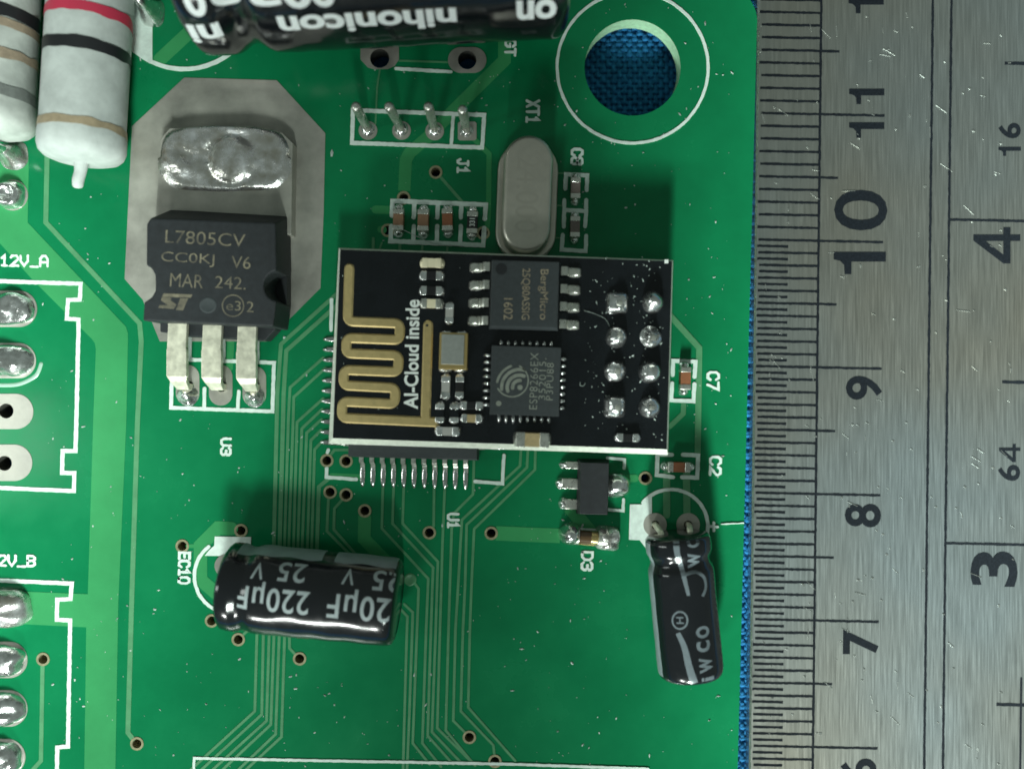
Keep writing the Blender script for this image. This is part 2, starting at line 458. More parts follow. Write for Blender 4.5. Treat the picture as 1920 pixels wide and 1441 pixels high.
M['cloth'] = mat('blue_cotton', (0.016, 0.15, 0.34), 0.85, var=0.25, vscale=1.2, bump=0.3, bscale=25, spec=0.2)
M['dust'] = mat('dust', (0.30, 0.40, 0.35), 0.8, var=0.5, vscale=0.2, col2=(0.62, 0.70, 0.65))
M['flux'] = mat('flux_residue', (0.30, 0.45, 0.36), 0.25, spec=0.6)
M['barrel'] = mat('dull_plated_barrel', (0.16, 0.16, 0.14), 0.45, 0.8, var=0.3, vscale=3)
M['hole_dark'] = mat('dark_plastic', (0.012, 0.014, 0.016), 0.6)

# ------------------------------------------------------------------ the cloth underneath
CLZ = -2.95
pl = [P(-3200, -2800, CLZ), P(5200, -2800, CLZ), P(5200, 4200, CLZ), P(-3200, 4200, CLZ)]
cv, cf = [Vector((p.x, p.y, CLZ - 0.25)) for p in pl], [(3, 2, 1, 0)]
def weave(x0, x1, y0, y1, p=0.43):
    V, Fc = [], []
    seg = 6
    nx, ny = int((x1 - x0) / p), int((y1 - y0) / p)
    def strand(fn, n):
        b = len(V)
        for i in range(n + 1):
            c, side, w, h = fn(i)
            for k in range(seg):
                a = 2 * math.pi * k / seg
                V.append(c + side * (w * math.cos(a)) + Vector((0, 0, h * math.sin(a))))
        for i in range(n):
            for k in range(seg):
                q, r = b + i * seg + k, b + i * seg + (k + 1) % seg
                Fc.append((q, q + seg, r + seg, r))
    for i in range(nx):
        ph = (i % 2) * math.pi; xo = x0 + (i + .5) * p; dx = random.uniform(-.03, .03); w = random.uniform(.16, .215)
        strand(lambda k: (Vector((xo + dx + 0.02 * math.sin(k * .31 + i), y0 + k * p / 4, CLZ + 0.10 * math.cos(math.pi * k / 4 + ph))), Vector((1, 0, 0)), w, 0.11), ny * 4)
    for j in range(ny):
        ph = (j % 2) * math.pi; yo = y0 + (j + .5) * p; dy = random.uniform(-.03, .03); w = random.uniform(.16, .215)
        strand(lambda k: (Vector((x0 + k * p / 4, yo + dy + 0.02 * math.sin(k * .27 + j), CLZ - 0.10 * math.cos(math.pi * (k - 2) / 4 + ph + math.pi / 2 * 0))), Vector((0, 1, 0)), w, 0.11), nx * 4)
    return V, Fc
hc = P(1186, 127, CLZ)
w1 = weave(hc.x - 5.2, hc.x + 5.2, hc.y - 5.2, hc.y + 5.2)
e1 = P(1365, 0, CLZ).x
w2 = weave(e1 - 1.2, e1 + 3.4, -34, 34.5)
cl = new_obj('cloth', build(*join((cv, cf), w1, w2), M['cloth'], True, 'cloth'))
cl['kind'] = 'structure'

# ------------------------------------------------------------------ the green circuit board
pcb = thing('circuit_board', (0, 0, -1.6), 'large green printed circuit board with white lettering, filling the left of the picture', 'circuit board')
VIAS = [(817, 323), (757, 371), (727, 432), (906, 437), (613, 863), (649, 864), (619, 922), (649, 927), (684, 957), (805, 998),
        (921, 999), (1210, 896), (452, 994), (342, 1023), (397, 1163), (447, 1198), (562, 1234), (81, 1235), (257, 1393), (880, 1381), (928, 1426)]
VH, VR = mm(8.6), mm(12.6)
holes = [circ(P(1186, 127), mm(90), 56)]
for v in VIAS: holes.append(circ(P(*v), VH + 0.01, 14))
PADH = [((712, 110), 18.5), ((876, 113), 18), ((690, 245), 9), ((753, 245), 9), ((815, 246), 9), ((876, 246), 9),
        ((352, 724), 11), ((416, 724), 11), ((477, 726), 11), ((12, 770), 14.5), ((9, 868), 14.5), ((1228, 983), 8), ((1290, 983), 8),
        ((425, 1060), 12)]
for c, r in PADH: holes.append(circ(P(*c), mm(r) + 0.01, 18))
cr = P(1348, 42); rr = mm(72)
outer = [tuple(P(-220, -30).to_2d())] + [tuple(P(-230, 1640).to_2d()), tuple(P(1378, 1640).to_2d()), tuple(P(1419, 60).to_2d())]
outer += circ(cr, rr, 12, math.radians(2), math.radians(90))
bm = bmesh.new()
def loop_edges(pts):
    vs_ = [bm.verts.new((p[0], p[1], 0)) for p in pts]
    return [bm.edges.new((vs_[i], vs_[(i + 1) % len(vs_)])) for i in range(len(vs_))]
ed = loop_edges(outer)
for h in holes: ed += loop_edges(h)
bmesh.ops.triangle_fill(bm, use_beauty=True, use_dissolve=False, edges=ed, normal=(0, 0, 1))
top, _f = bm_out(bm)
fl = []
for f in _f:
    a, b, c = [top[i] for i in f[:3]]
    fl.append(f if (b - a).cross(c - a).z > 0 else f[::-1])
part('solder_mask_face', (top, fl), M['mask'], pcb)
wv, wf = [], []
for h in [outer] + holes:
    b = len(wv); n = len(h)
    wv += [Vector((p[0], p[1], -0.003)) for p in h] + [Vector((p[0], p[1], -1.6)) for p in h]
    wf += [(b + i, b + (i + 1) % n, b + (i + 1) % n + n, b + i + n) for i in range(n)]
under = ([Vector((v.x, v.y, -1.6)) for v in top], [f[::-1] for f in fl])
part('substrate', join((wv, wf), under), M['fr4'], pcb)

vm = None
for x, y in VIAS:
    if vm is None:
        vm = build(*ring((0, 0), VH, VR, 0.0, 0.045, 20), M['ringmetal'], True, 'via', 30)
    new_obj('via', vm, pcb, P(x, y) - ORG[pcb.name])
_zt = [0.018]
def trace(pts, w, m='trace_fine', name='copper_trace', cap='round'):
    _zt[0] += 0.0003
    return part(name, ribbon(pp(pts), mm(w), 0.0, _zt[0], cap=cap), M[m], pcb)
def shape(name, pts, m, h, par=pcb):
    q = [tuple(v) for v in pp(pts)]
    return part(name, prism(q, 0.0, h, bottom=False), M[m], par)

# wide copper areas
shape('copper_area', [(-60, 295), (54, 295), (54, 320), (52, 417), (236, 612), (240, 624), (240, 640), (237, 790), (222, 1130), (216, 1470), (158, 1470), (162, 1175), (40, 1169), (40, 1108), (165, 1113), (175, 790), (180, 655), (178, 643), (172, 635), (60, 523), (-10, 445), (-60, 445)], 'trace', 0.022)
trace([(946, 70), (946, 113), (822, 236)], 24, 'trace'); trace([(806, 254), (768, 287), (761, 300), (758, 358)], 23, 'trace', cap='flat')
trace([(300, 112), (372, 45)], 25, 'trace')
trace([(684, 966), (683, 1010), (740, 1068)], 24, 'trace', cap='flat')
trace([(930, 999), (1050, 1004)], 27, 'trace', cap='flat')
trace([(1068, 950), (1112, 1003)], 26, 'trace', cap='flat')
trace([(1165, 897), (1191, 896)], 14, 'trace')
trace([(434, 990), (409, 989), (376, 1022), (376, 1086), (425, 1128)], 25, 'trace')
trace([(352, 1023), (372, 1023)], 7, 'trace')
trace([(704, 393), (735, 394)], 15, 'trace'); trace([(714, 430), (719, 431)], 13, 'trace')
trace([(622, 891), (680, 893)], 9, 'trace')
trace([(434, 620), (430, 690)], 13, 'trace')
# fine copper
trace([(890, 262), (917, 289), (916, 405), (913, 428)], 9.5, 'trace')
trace([(826, 332), (882, 396)], 5.5)
trace([(712, 132), (707, 165), (704, 232)], 3); trace([(748, 114), (840, 117)], 3.5)
trace([(89, 200), (88, 320), (86, 417), (262, 606), (265, 640), (258, 790), (247, 1130), (240, 1372), (249, 1384)], 9)
trace([(80, 1248), (77, 1425), (58, 1446)], 7.5)
for pts, w in [
    ([(640, 543), (527, 645), (520, 738), (519, 790), (513, 1040)], 7), ([(640, 565), (537, 657), (532, 738), (531, 780), (524, 1040)], 7.5),
    ([(606, 671), (544, 726), (541, 780), (533, 1040)], 5), ([(610, 690), (551, 744), (550, 780), (541, 1040)], 5),
    ([(606, 747), (557, 791), (550, 1040)], 5), ([(604, 767), (566, 803), (558, 1040)], 5), ([(603, 786), (575, 811), (566, 1040)], 5),
    ([(602, 806), (583, 825), (576, 1040)], 5), ([(604, 827), (590, 842), (584, 1040)], 5), ([(616, 897), (598, 912), (594, 1040)], 7),
    ([(616, 934), (613, 995), (665, 1048)], 5), ([(641, 937), (627, 953), (626, 992), (672, 1044)], 5),
    ([(620, 852), (627, 843), (660, 843)], 5),
    ([(718, 912), (716, 990), (803, 1084), (799, 1180), (792, 1392), (827, 1436)], 4.6), ([(738, 914), (736, 981), (812, 1063), (808, 1180), (802, 1378), (850, 1432)], 4.6),
    ([(757, 914), (755, 981), (821, 1052), (817, 1180), (810, 1371), (868, 1432)], 4.6), ([(814, 914), (813, 986)], 4.6),
    ([(834, 914), (830, 1011), (825, 1180), (820, 1364), (891, 1434)], 4.6), ([(889, 850), (887, 926), (851, 962), (847, 990), (841, 1180), (836, 1368), (884, 1426)], 4.6),
    ([(977, 840), (975, 873), (866, 974), (859, 1098), (854, 1180), (850, 1350), (872, 1372)], 4.6), ([(990, 840), (988, 876), (875, 983), (872, 1098), (868, 1180), (864, 1332), (925, 1396), (927, 1414)], 4.6),
    ([(1004, 840), (1003, 880), (889, 991), (884, 1098), (881, 1180), (878, 1325), (966, 1425)], 4.6),
    ([(777, 1092), (785, 1103), (782, 1180), (774, 1392), (806, 1432)], 4.6), ([(758, 1132), (774, 1147), (773, 1180), (767, 1357), (762, 1470)], 4.6),
    ([(752, 1142), (764, 1155), (763, 1180), (758, 1357), (755, 1470)], 4.6),
    ([(488, 1100), (482, 1185), (478, 1332), (340, 1458)], 5), ([(500, 1100), (494, 1185), (491, 1338), (362, 1456)], 5), ([(511, 1100), (505, 1185), (500, 1350), (383, 1456)], 5),
    ([(520, 1100), (514, 1185), (508, 1357), (402, 1456)], 5), ([(530, 1100), (524, 1185), (517, 1375), (432, 1456)], 5), ([(540, 1100), (534, 1185), (528, 1380), (446, 1456)], 5),
    ([(543, 1150), (543, 1214), (553, 1225)], 5), ([(456, 1189), (470, 1176)], 5),
    ([(1250, 888), (1250, 965)], 13), ([(1287, 888), (1288, 965)], 13), ([(1255, 590), (1311, 652), (1308, 852)], 11), ([(1282, 752), (1281, 775), (1255, 800)], 9),
    ([(1040, 325), (1062, 325)], 3), ([(1036, 385), (1060, 386)], 3), ([(1034, 446), (1058, 446)], 3), ([(716, 455), (700, 500)], 3),
    ([(700, 447), (699, 490)], 5), ([(750, 455), (749, 490)], 5), ([(792, 455), (791, 490)], 4), ([(839, 455), (838, 490)], 4),
    ]: trace(pts, w)
# a covered via beside the 220 uF capacitor
part('tented_via', mound(P(769, 1086), mm(12), mm(12), 0.0, [(1, 0), (.95, .045), (.75, .05), (.6, .02), (.1, .015)], 20), M['trace_fine'], pcb, True)

# bare pads
def oval(cx, cy, hx, hy, n=10):
    r = min(hx, hy); pts = []
    for k, (sx, sy, a) in enumerate([(1, 1, 0), (-1, 1, 90), (-1, -1, 180), (1, -1, 270)]):
        ox, oy = (hx - r) * sx, (hy - r) * sy
        for i in range(n + 1):
            t = math.radians(a + 90 * i / n)
            pts.append((cx + ox + r * math.cos(t), cy - (oy + r * math.sin(t))))
    return pts
def pad_hole(name, outline, hole=None, m='pad', h=0.04):
    hs = [circ(P(*hole[0]), mm(hole[1]), 18)] if hole else []
    return part(name, prism([tuple(v) for v in pp(outline)], 0.0, h, hs, bottom=False), M[m], pcb)
pad_hole('pad', [(676, 80), (676, 112), (690, 127), (700, 130), (727, 130), (740, 124), (748, 112), (748, 80)], ((712, 110), 18))
pad_hole('pad', oval(876, 113, 36, 24), ((876, 113), 17.5))
for x, y, hx, hy, hole in [(10, 579, 60, 34, None), (8, 676, 60, 33, None), (4, 771, 59, 33, ((12, 770), 14)), (0, 867, 61, 34, ((9, 868), 14)),
                           (-5, 1138, 62, 36, None), (-8, 1236, 60, 34, None), (-8, 1327, 60, 34, None), (-10, 1418, 58, 34, None)]:
    pad_hole('oval_pad', oval(x, y, hx, hy), hole)
pad_hole('round_pad', oval(24, 366, 29, 29)); pad_hole('round_pad', oval(27, 290, 26, 26))
for c in [(690, 245), (753, 245), (815, 246)]:
    part('header_pad', ring(P(*c), mm(9), mm(17.5), 0, 0.04, 24), M['pad'], pcb, True, 30)
part('header_pad', ring(P(876, 246), mm(9), mm(17.5), 0, 0.04, 32, sq=True), M['pad'], pcb, True, 30)
for c in [(352, 722), (414, 722), (477, 724)]:
    pad_hole('regulator_pad', oval(c[0], c[1], 22, 38), ((c[0] + 1.5, c[1] + 2), 10.5))
for c in [(1228, 983), (1290, 983)]:
    part('capacitor_pad', ring(P(*c), mm(8), mm(22), 0.0, 0.075, 28), M['pad'], pcb, True, 30)
part('capacitor_pad', ring(P(425, 1060), mm(12), mm(22), 0.0, 0.09, 28), M['pad'], pcb, True, 30)
shape('heat_pad', [(346, 146), (519, 151), (610, 250), (607, 400), (601, 540), (549, 592), (500, 640), (300, 640), (268, 562), (234, 523), (248, 237)], 'pad', 0.04)

for c, r in [((712, 110), 18), ((876, 113), 17.5), ((12, 770), 14), ((9, 868), 14)]:
    n_ = 20; q = circ(P(*c), mm(r), n_)
    part('hole_barrel', ([(p[0], p[1], .04) for p in q] + [(p[0], p[1], -1.6) for p in q], [(i, (i + 1) % n_, (i + 1) % n_ + n_, i + n_) for i in range(n_)]), M['barrel'], pcb, True)
for pts, w in [([(-4, 722), (30, 721), (55, 712), (70, 700), (77, 682)], 7)]:
    _q = ribbon(pp(smooth_path([Vector((*p, 0)) for p in pts], 6) and [(v.x, v.y) for v in smooth_path([Vector((*p, 0)) for p in pts], 6)]), mm(w), 0.0, .06, ch=mm(w) * .3)
    part('flux_residue', _q, M['flux'], pcb, True)
# solder joints of the parts on the other side
def joint(name, c, rx, ry, h, seed, prof=None, m='solder', lump=0.25, rot=0.0, power=2.6):
    return part(name, mound(P(*c), mm(rx), mm(ry), 0.04, prof or DOME(h), 36, rot, lump, 1.1, seed, power), M[m], pcb, True)
joint('solder_joint', (12, 579), 56, 31, 1.0, 1, lump=.35); joint('solder_joint', (10, 676), 54, 30, 1.0, 2, lump=.35)
joint('solder_joint', (0, 1138), 62, 38, 1.7, 3, lump=.5, m='solder_dirty'); joint('solder_joint', (-8, 1236), 57, 32, 1.3, 4, lump=.35)
joint('solder_joint', (-8, 1327), 57, 32, 1.3, 5, lump=.35); joint('solder_joint', (-10, 1418), 56, 32, 1.3, 6, lump=.35)
joint('solder_joint', (24, 366), 27, 27, .9, 7, [(1, 0), (.95, .3), (.8, .7), (.6, .95), (.42, .9), (.28, .62), (.1, .5)], lump=.2)
joint('solder_joint', (27, 290), 26, 27, 1.6, 8, PEAK(1.7), m='solder_dirty', lump=.5)
joint('solder_joint', (286, 26), 24, 26, 2.2, 9, PEAK(2.6), lump=.3)

# white printing
def silk(pts, w=7, name='printed_line', closed=False, z=None):
    _zs[0] += 0.0006
    return part(name, ribbon(pp(pts), mm(w), 0.0, (z or _zs[0]), closed=closed, jit=mm(0.45), step=mm(5)), M['silk'], pcb)
_zs = [0.045]
def parc(c, r, a0, a1, n=40): return [(c[0] + r * math.cos(math.radians(a0 + (a1 - a0) * i / n)), c[1] + r * math.sin(math.radians(a0 + (a1 - a0) * i / n))) for i in range(n + 1)]
_zs[0] += .001; part('printed_ring', ribbon(pp(parc((1186, 127), 141.5, 0, 359, 110)[:-1]), mm(5.5), 0, .047, closed=True, jit=mm(.4)), M['silk'], pcb)
silk([(0, 527), (152, 532), (150, 562), (128, 562), (126, 597), (148, 599), (144, 780), (142, 845), (118, 845), (117, 886), (140, 886), (139, 920), (0, 914)], 7.5, 'connector_outline')
silk([(-5, 1087), (135, 1093), (133, 1122), (108, 1123), (107, 1161), (132, 1162), (128, 1398), (108, 1400), (107, 1460)], 7.5, 'connector_outline')
silk([(662, 207), (908, 216), (904, 277), (660, 268)], 7.5, 'header_outline', True); silk([(850, 215), (846, 273)], 6.5)
silk([(742, 129), (846, 135)], 6)
silk(parc((345, -11), 141, 40, 150, 40), 8, 'capacitor_outline')
seg = [p for p in parc((345, -11), 139, 115, 215, 30)]
shape('polarity_patch', [p for p in seg if p[0] < 286] + [(286, -70), (286, 115)], 'silk', 0.050)
silk([(323, 690), (321, 764), (511, 771), (514, 680), (356, 674)], 7, 'regulator_outline'); silk([(384, 728), (383, 764)], 6.5); silk([(448, 733), (446, 767)], 6.5)
silk([(357, 628), (356, 670)], 6.5); silk([(421, 630), (420, 674)], 5); silk([(485, 634), (484, 676)], 4.5)
# frame round the four small chips beside the header
silk([(735, 405), (736, 377), (911, 384), (909, 410)], 8.5, 'chip_outline'); silk([(734, 424), (732, 452), (906, 460), (908, 428)], 8.5, 'chip_outline')
for x in (777, 821, 865):
    silk([(x, 384), (x - 1, 408)], 8); silk([(x - 1, 424), (x - 2, 452)], 8)
silk([(1060, 354), (1061, 327), (1101, 329), (1100, 357)], 7.5, 'chip_outline'); silk([(1057, 425), (1058, 394), (1099, 396), (1097, 425)], 7.5, 'chip_outline')
silk([(1058, 375), (1058, 388)], 7.5); silk([(1099, 375), (1099, 390)], 7.5)
silk([(1055, 440), (1053, 468), (1098, 471), (1099, 442)], 7.5, 'chip_outline')
silk([(1261, 703), (1262, 676), (1304, 678), (1302, 706)], 7.5, 'chip_outline'); silk([(1260, 718), (1258, 750), (1300, 752), (1302, 720)], 7.5, 'chip_outline')
silk([(1260, 852), (1233, 851), (1231, 890), (1262, 894)], 7.5, 'chip_outline'); silk([(1280, 852), (1309, 853), (1307, 895), (1279, 894)], 7.5, 'chip_outline')
silk([(1139, 858), (1171, 861), (1170, 877)], 5.5, 'chip_outline'); silk([(1136, 954), (1168, 957), (1169, 936)], 5.5, 'chip_outline')
silk([(945, 853), (942, 906), (891, 902)], 6.5, 'chip_outline'); silk([(616, 843), (614, 848)], 6); silk([(613, 878), (612, 894), (668, 898)], 6.5, 'chip_outline')
silk([(622, 562), (621, 619)], 6.5)
silk([(1081, 993), (1126, 996)], 9)
silk(parc((1258, 986), 69, -140, 22, 40), 6.5, 'capacitor_outline')
shape('polarity_patch', [(1181, 945), (1203, 945), (1222, 927), (1222, 1040), (1211, 1027), (1199, 1012), (1179, 1011)], 'silk', 0.052)
silk(parc((435, 1079), 70, 112, 232, 30), 6.5, 'capacitor_outline')
shape('polarity_patch', [(403, 1005), (471, 1006), (470, 1042), (384, 1041), (392, 1031), (402, 1022)], 'silk', 0.053)
silk([(363, 1455), (365, 1420), (960, 1431), (1215, 1440)], 5, 'part_outline')
silk([(1331, 986), (1345, 987)], 5, 'plus_mark'); silk([(1338, 979), (1338, 994)], 5, 'plus_mark', z=.06); silk([(1352, 982), (1393, 980)], 2.5)
for s, c, L, H, r in [('XT1', (999, 210), 46, 27, -91), ('C8', (1082, 294), 33, 24, -91), ('J1', (868, 312), 30, 24, -91), ('C7', (1337, 714), 37, 25, -91), ('C2', (1341, 873), 38, 24, -91),
                      ('D3', (1101, 1051), 38, 24, -91), ('U1', (850, 976), 31, 24, -91), ('U3', (424, 837), 35, 22, -91), ('EC10', (346, 1064), 62, 24, -91), ('GT', (957, 90), 34, 23, -91),
                      ('12V_A', (46, 489), 92, 23, -1), ('12V_B', (23, 1050), 90, 23, -1)]:
    silk_text('printed_letters', s, c, L, H, r, M['silk'], pcb, 4.2 if '_' in s else 4.8)

# ------------------------------------------------------------------ the steel ruler
RZ = -1.6
def RU(u, v): return (1421 - 0.0113 * v + u, v + 0.021 * u)
rul = thing('steel_ruler', P(*RU(250, 720), RZ - 1.0), 'brushed steel ruler with black centimetre and inch markings along the right edge', 'ruler')
rp_ = [tuple(P(*RU(u, v), RZ).to_2d()) for u, v in [(0, -160), (720, -160), (720, 1600), (0, 1600)]]
rv = [Vector((p[0], p[1], RZ - 1.0)) for p in rp_] + [Vector((p[0], p[1], RZ - 0.12)) for p in rp_]
ri_ = [tuple(P(*RU(u, v), RZ).to_2d()) for u, v in [(3.5, -156), (716, -156), (716, 1596), (3.5, 1596)]]
rv += [Vector((p[0], p[1], RZ)) for p in ri_]
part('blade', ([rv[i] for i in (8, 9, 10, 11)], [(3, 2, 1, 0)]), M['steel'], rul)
part('blade_edge', (rv, [(0, 1, 2, 3), (0, 3, 7, 4), (1, 0, 4, 5), (2, 1, 5, 6), (3, 2, 6, 7), (4, 7, 11, 8), (5, 4, 8, 9), (6, 5, 9, 10), (7, 6, 10, 11)]), M['steel_edge'], rul)
tickm = {}
def tick(u0, u1, v, w, name='graduation_mark'):
    key = (u0, u1, w)
    if key not in tickm:
        a = P(*RU(u0, 0), RZ) - P(*RU(0, 0), RZ); b = P(*RU(u1, 0), RZ) - P(*RU(0, 0), RZ)
        tickm[key] = build(*ribbon([a.to_2d(), b.to_2d()], mm(w, RZ), 0.0, 0.012, jit=mm(.55, RZ), step=mm(5, RZ), cap='flat'), M['ink'], False, name)
    o = new_obj(name, tickm[key], rul, P(*RU(0, v), RZ) - ORG[rul.name])
for k in range(-4, 140):
    hmm = 120 - k                # half millimetres: 120 = 6.0 cm at v=1397
    pass
n = 0
for h in range(112, 262):        # half-millimetre index
    if h > 200 and h % 2: continue
    v = 1160 - 237.0 * (h / 20.0 - 7)
    if v < -20 or v > 1460: continue
    if h % 20 == 0: u1 = 240
    elif h % 10 == 0: u1 = 154
    elif h % 2 == 0: u1 = 117
    else: u1 = 62
    tick(random.choice((4, 6, 8)), u1, v, 4.6)
for u in (119, 328, 363): part('scale_line', ribbon(pp([RU(u, -60), RU(u, 1500)], RZ), mm(4.6, RZ), RZ, RZ + .016, jit=mm(.5), step=mm(8)), M['ink'], rul)
part('scale_line', ribbon(pp([RU(508, 1260), RU(508, 1500)], RZ), mm(4, RZ), RZ, RZ + .016), M['ink'], rul)
for y, u0 in [(404, 363), (1010, 363)]: tick(u0, 620, y, 5)
for y, u0 in [(109, 464), (706, 466), (1310, 462)]: tick(u0, 620, y, 6)
def numeral_one(c, L, H):
    # bold one with a flag; glyph up = left, reading direction = up
    pts = [(.5, -.5), (.5, .5), (.16, .5), (.10, .38), (-.08, .30), (-.5, .29), (-.5, .16), (.06, .16), (.06, -.5)]
    cc = P(*c, RZ); l, h = mm(L, RZ), mm(H, RZ)
    q = [(cc.x - y * h, cc.y + x * l) for x, y in pts]
    part('numeral', prism(q, RZ, RZ + .014, bottom=False), M['ink'], rul)
def numeral_four(c, L, H):
    cc = P(*c, RZ); l, h = mm(L, RZ), mm(H, RZ)
    o = [(.30, .5), (.13, .5), (-.5, -.14), (-.5, -.29), (.12, -.29), (.12, -.5), (.30, -.5), (.30, -.29), (.5, -.29), (.5, -.14), (.30, -.14)]
    hl = [(.12, .24), (.12, -.14), (-.26, -.14)]
    f = lambda pts: [(cc.x - y * h, cc.y + x * l) for x, y in pts]
    part('numeral', prism(f(o), RZ, RZ + .014, [f(hl)], bottom=False), M['ink'], rul)
for c, L, H in [((1625, 244), 29, 66), ((1625, 181), 29, 66), ((1624, 11), 29, 66), ((1612, 493), 42, 98), ((1893, 284), 17, 42)]: numeral_one(c, L, H)
numeral_four((1869, 460), 68, 88); numeral_four((1893, 849), 34, 40)
for s, c, L, H, b in [('0', (1614, 394), 76, 100, .012), ('9', (1620, 727), 45, 68, .022), ('8', (1618, 966), 44, 68, .022), ('7', (1614, 1203), 46, 67, .03), ('6', (1610, 1443), 44, 68, .022),
                      ('3', (1864, 1066), 66, 88, .022), ('6', (1893, 245), 29, 42, .024), ('6', (1892, 886), 30, 42, .024)]:
    text('numeral', s, c, L, H, 89, RZ + .014, M['ink'], rul, b)
# scratches and pits on the blade
rs = random.Random(3); sc_ = []
for i in range(190):
    x, y = rs.uniform(1425, 1900), rs.uniform(5, 1435)
    L = rs.choice((2, 3, 3, 4, 6, 12, 22)) * rs.uniform(.7, 1.2); a = math.radians(rs.choice((30, 35, 40, 28, 80, 10)) + rs.uniform(-12, 12))
    w = rs.uniform(1.2, 3.0) if L < 5 else rs.uniform(.8, 1.5)
    p0, p1 = (x, y), (x + L * math.cos(a), y + L * math.sin(a))
    sc_.append(ribbon(pp([p0, p1], RZ), mm(w, RZ), RZ, RZ + .019 + .0001 * i))
o = part('scratches', join(*sc_), M['steel_edge'], rul); o['kind'] = 'stuff'

# ------------------------------------------------------------------ electrolytic capacitors
class Cyl:
    def __init__(s, p0, p1, prof, wob=0.0):
        s.wob = wob
        s.p0 = Vector(p0); d = Vector(p1) - s.p0; s.len = d.length; s.a = d.normalized()
        s.side = Vector((s.a.y, -s.a.x, 0)).normalized(); s.up = s.side.cross(s.a) * -1
        if s.up.z < 0: s.up = -s.up
        s.prof = prof
    def r(s, t):
        q = s.prof
        if t <= q[0][0]: return q[0][1]
        for (t0, r0), (t1, r1) in zip(q, q[1:]):
            if t <= t1: return r0 + (r1 - r0) * (t - t0) / max(t1 - t0, 1e-9)
        return q[-1][1]
    def pt(s, t, phi, dr=0.0):
        return s.p0 + s.a * t + (s.up * math.cos(phi) + s.side * math.sin(phi)) * (s.r(t) + dr + s.w(t, phi))
    def w(s, t, ph): return s.wob * noise.noise(Vector((t * .8, math.cos(ph) * 2, math.sin(ph) * 2))) if s.wob else 0.0
    def hit(s, x, y):
        o = Vector((0, 0, DIST)); d = (P(x, y) - o).normalized()
        R = max(r for _, r in s.prof)
        dd = d - s.a * d.dot(s.a); oo = (o - s.p0) - s.a * (o - s.p0).dot(s.a)
        A, B, C_ = dd.dot(dd), 2 * dd.dot(oo), oo.dot(oo) - R * R
        disc = max(B * B - 4 * A * C_, 0)
        k = (-B - math.sqrt(disc)) / (2 * A); q = o + d * k - s.p0
        t = q.dot(s.a); v = q - s.a * t
        return t, math.atan2(v.dot(s.side), v.dot(s.up))
    def mesh(s, n=64, dr=0.0):
        V, Fc = [], []
        for i, (t, r) in enumerate(s.prof):
            for k in range(n):
                ph = 2 * math.pi * k / n
                w = s.w(t, ph)
                V.append(s.p0 + s.a * t + (s.up * math.cos(ph) + s.side * math.sin(ph)) * (r + dr + w))
        m = len(s.prof)
        for i in range(m - 1):
            for k in range(n):
                a, b = i * n + k, i * n + (k + 1) % n
                Fc.append((a, b, b + n, a + n))
        Fc.append(tuple(range(n))); Fc.append(tuple((m - 1) * n + k for k in range(n - 1, -1, -1)))
        bm = bmesh.new(); vv = [bm.verts.new(v) for v in V]
        for f in Fc: bm.faces.new([vv[i] for i in f])
        return bm_out(bm)
    def patch(s, poly_fn, t0, t1, n=24, m=8, dr=0.02):
        """strip between t0 and t1; poly_fn(t) -> (phi0, phi1)"""
        V, Fc = [], []
        for i in range(n + 1):
            t = t0 + (t1 - t0) * i / n; a, b = poly_fn(t)
            for j in range(m + 1): V.append(s.pt(t, a + (b - a) * j / m, dr))
        for i in range(n):
            for j in range(m):
                q = i * (m + 1) + j; Fc.append((q, q + m + 1, q + m + 2, q + 1))
        return V, Fc
    def letters(s, txt, t_c, phi_c, length, height, bold=0.02, shear=0.0, dr=0.028, spacing=1.0, flip=True, smear=0.0):
        V, Fc = glyphs(txt, bold, shear, spacing)
        bm = bmesh.new(); vv = [bm.verts.new(v) for v in V]
        for f in Fc:
            try: bm.faces.new([vv[i] for i in f])
            except ValueError: pass
        for k in range(1, 8):
            bmesh.ops.bisect_plane(bm, geom=bm.verts[:] + bm.edges[:] + bm.faces[:], plane_co=(0, -.5 + k / 8, 0), plane_no=(0, 1, 0))
        nb = max(3, int(length / .5))
        for k in range(1, nb):
            bmesh.ops.bisect_plane(bm, geom=bm.verts[:] + bm.edges[:] + bm.faces[:], plane_co=(-.5 + k / nb, 0, 0), plane_no=(1, 0, 0))
        R = max(r for _, r in s.prof); sg = -1 if flip else 1
        drop = []
        for v in bm.verts:
            t = t_c + sg * v.co.x * length; ph = phi_c - sg * v.co.y * height / R
            if t < 0.12 or t > s.len - 0.12: drop.append(v)
            v.co = s.pt(min(max(t, 0.05), s.len - .05), ph, dr)
        bmesh.ops.delete(bm, geom=drop, context='VERTS')
        bm.verts.index_update()
        V = [v.co.copy() for v in bm.verts]; Fc = [tuple(v.index for v in f.verts) for f in bm.faces]
        bm.free(); return V, Fc

def crimp(L, R, at, depth, w, lip=0.25):
    q = [(0.0, R * .80), (0.0 + lip * .3, R * .93), (lip, R * .99), (lip * 2, R)]
    for k in range(-6, 7):
        q.append((at + w * k / 6, R - depth * (0.5 + 0.5 * math.cos(math.pi * k / 6))))
    q += [(L - lip * 2.4, R), (L - lip * 1.4, R * .985), (L - lip * .6, R * .95), (L - lip * .15, R * .885), (L, R * .82)]
    q = sorted(q); out = []
    for (t0, r0), (t1, r1) in zip(q, q[1:]):
        k = max(1, int((t1 - t0) / .45))
        out += [(t0 + (t1 - t0) * i / k, r0 + (r1 - r0) * i / k) for i in range(k)]
    return out + [q[-1]]

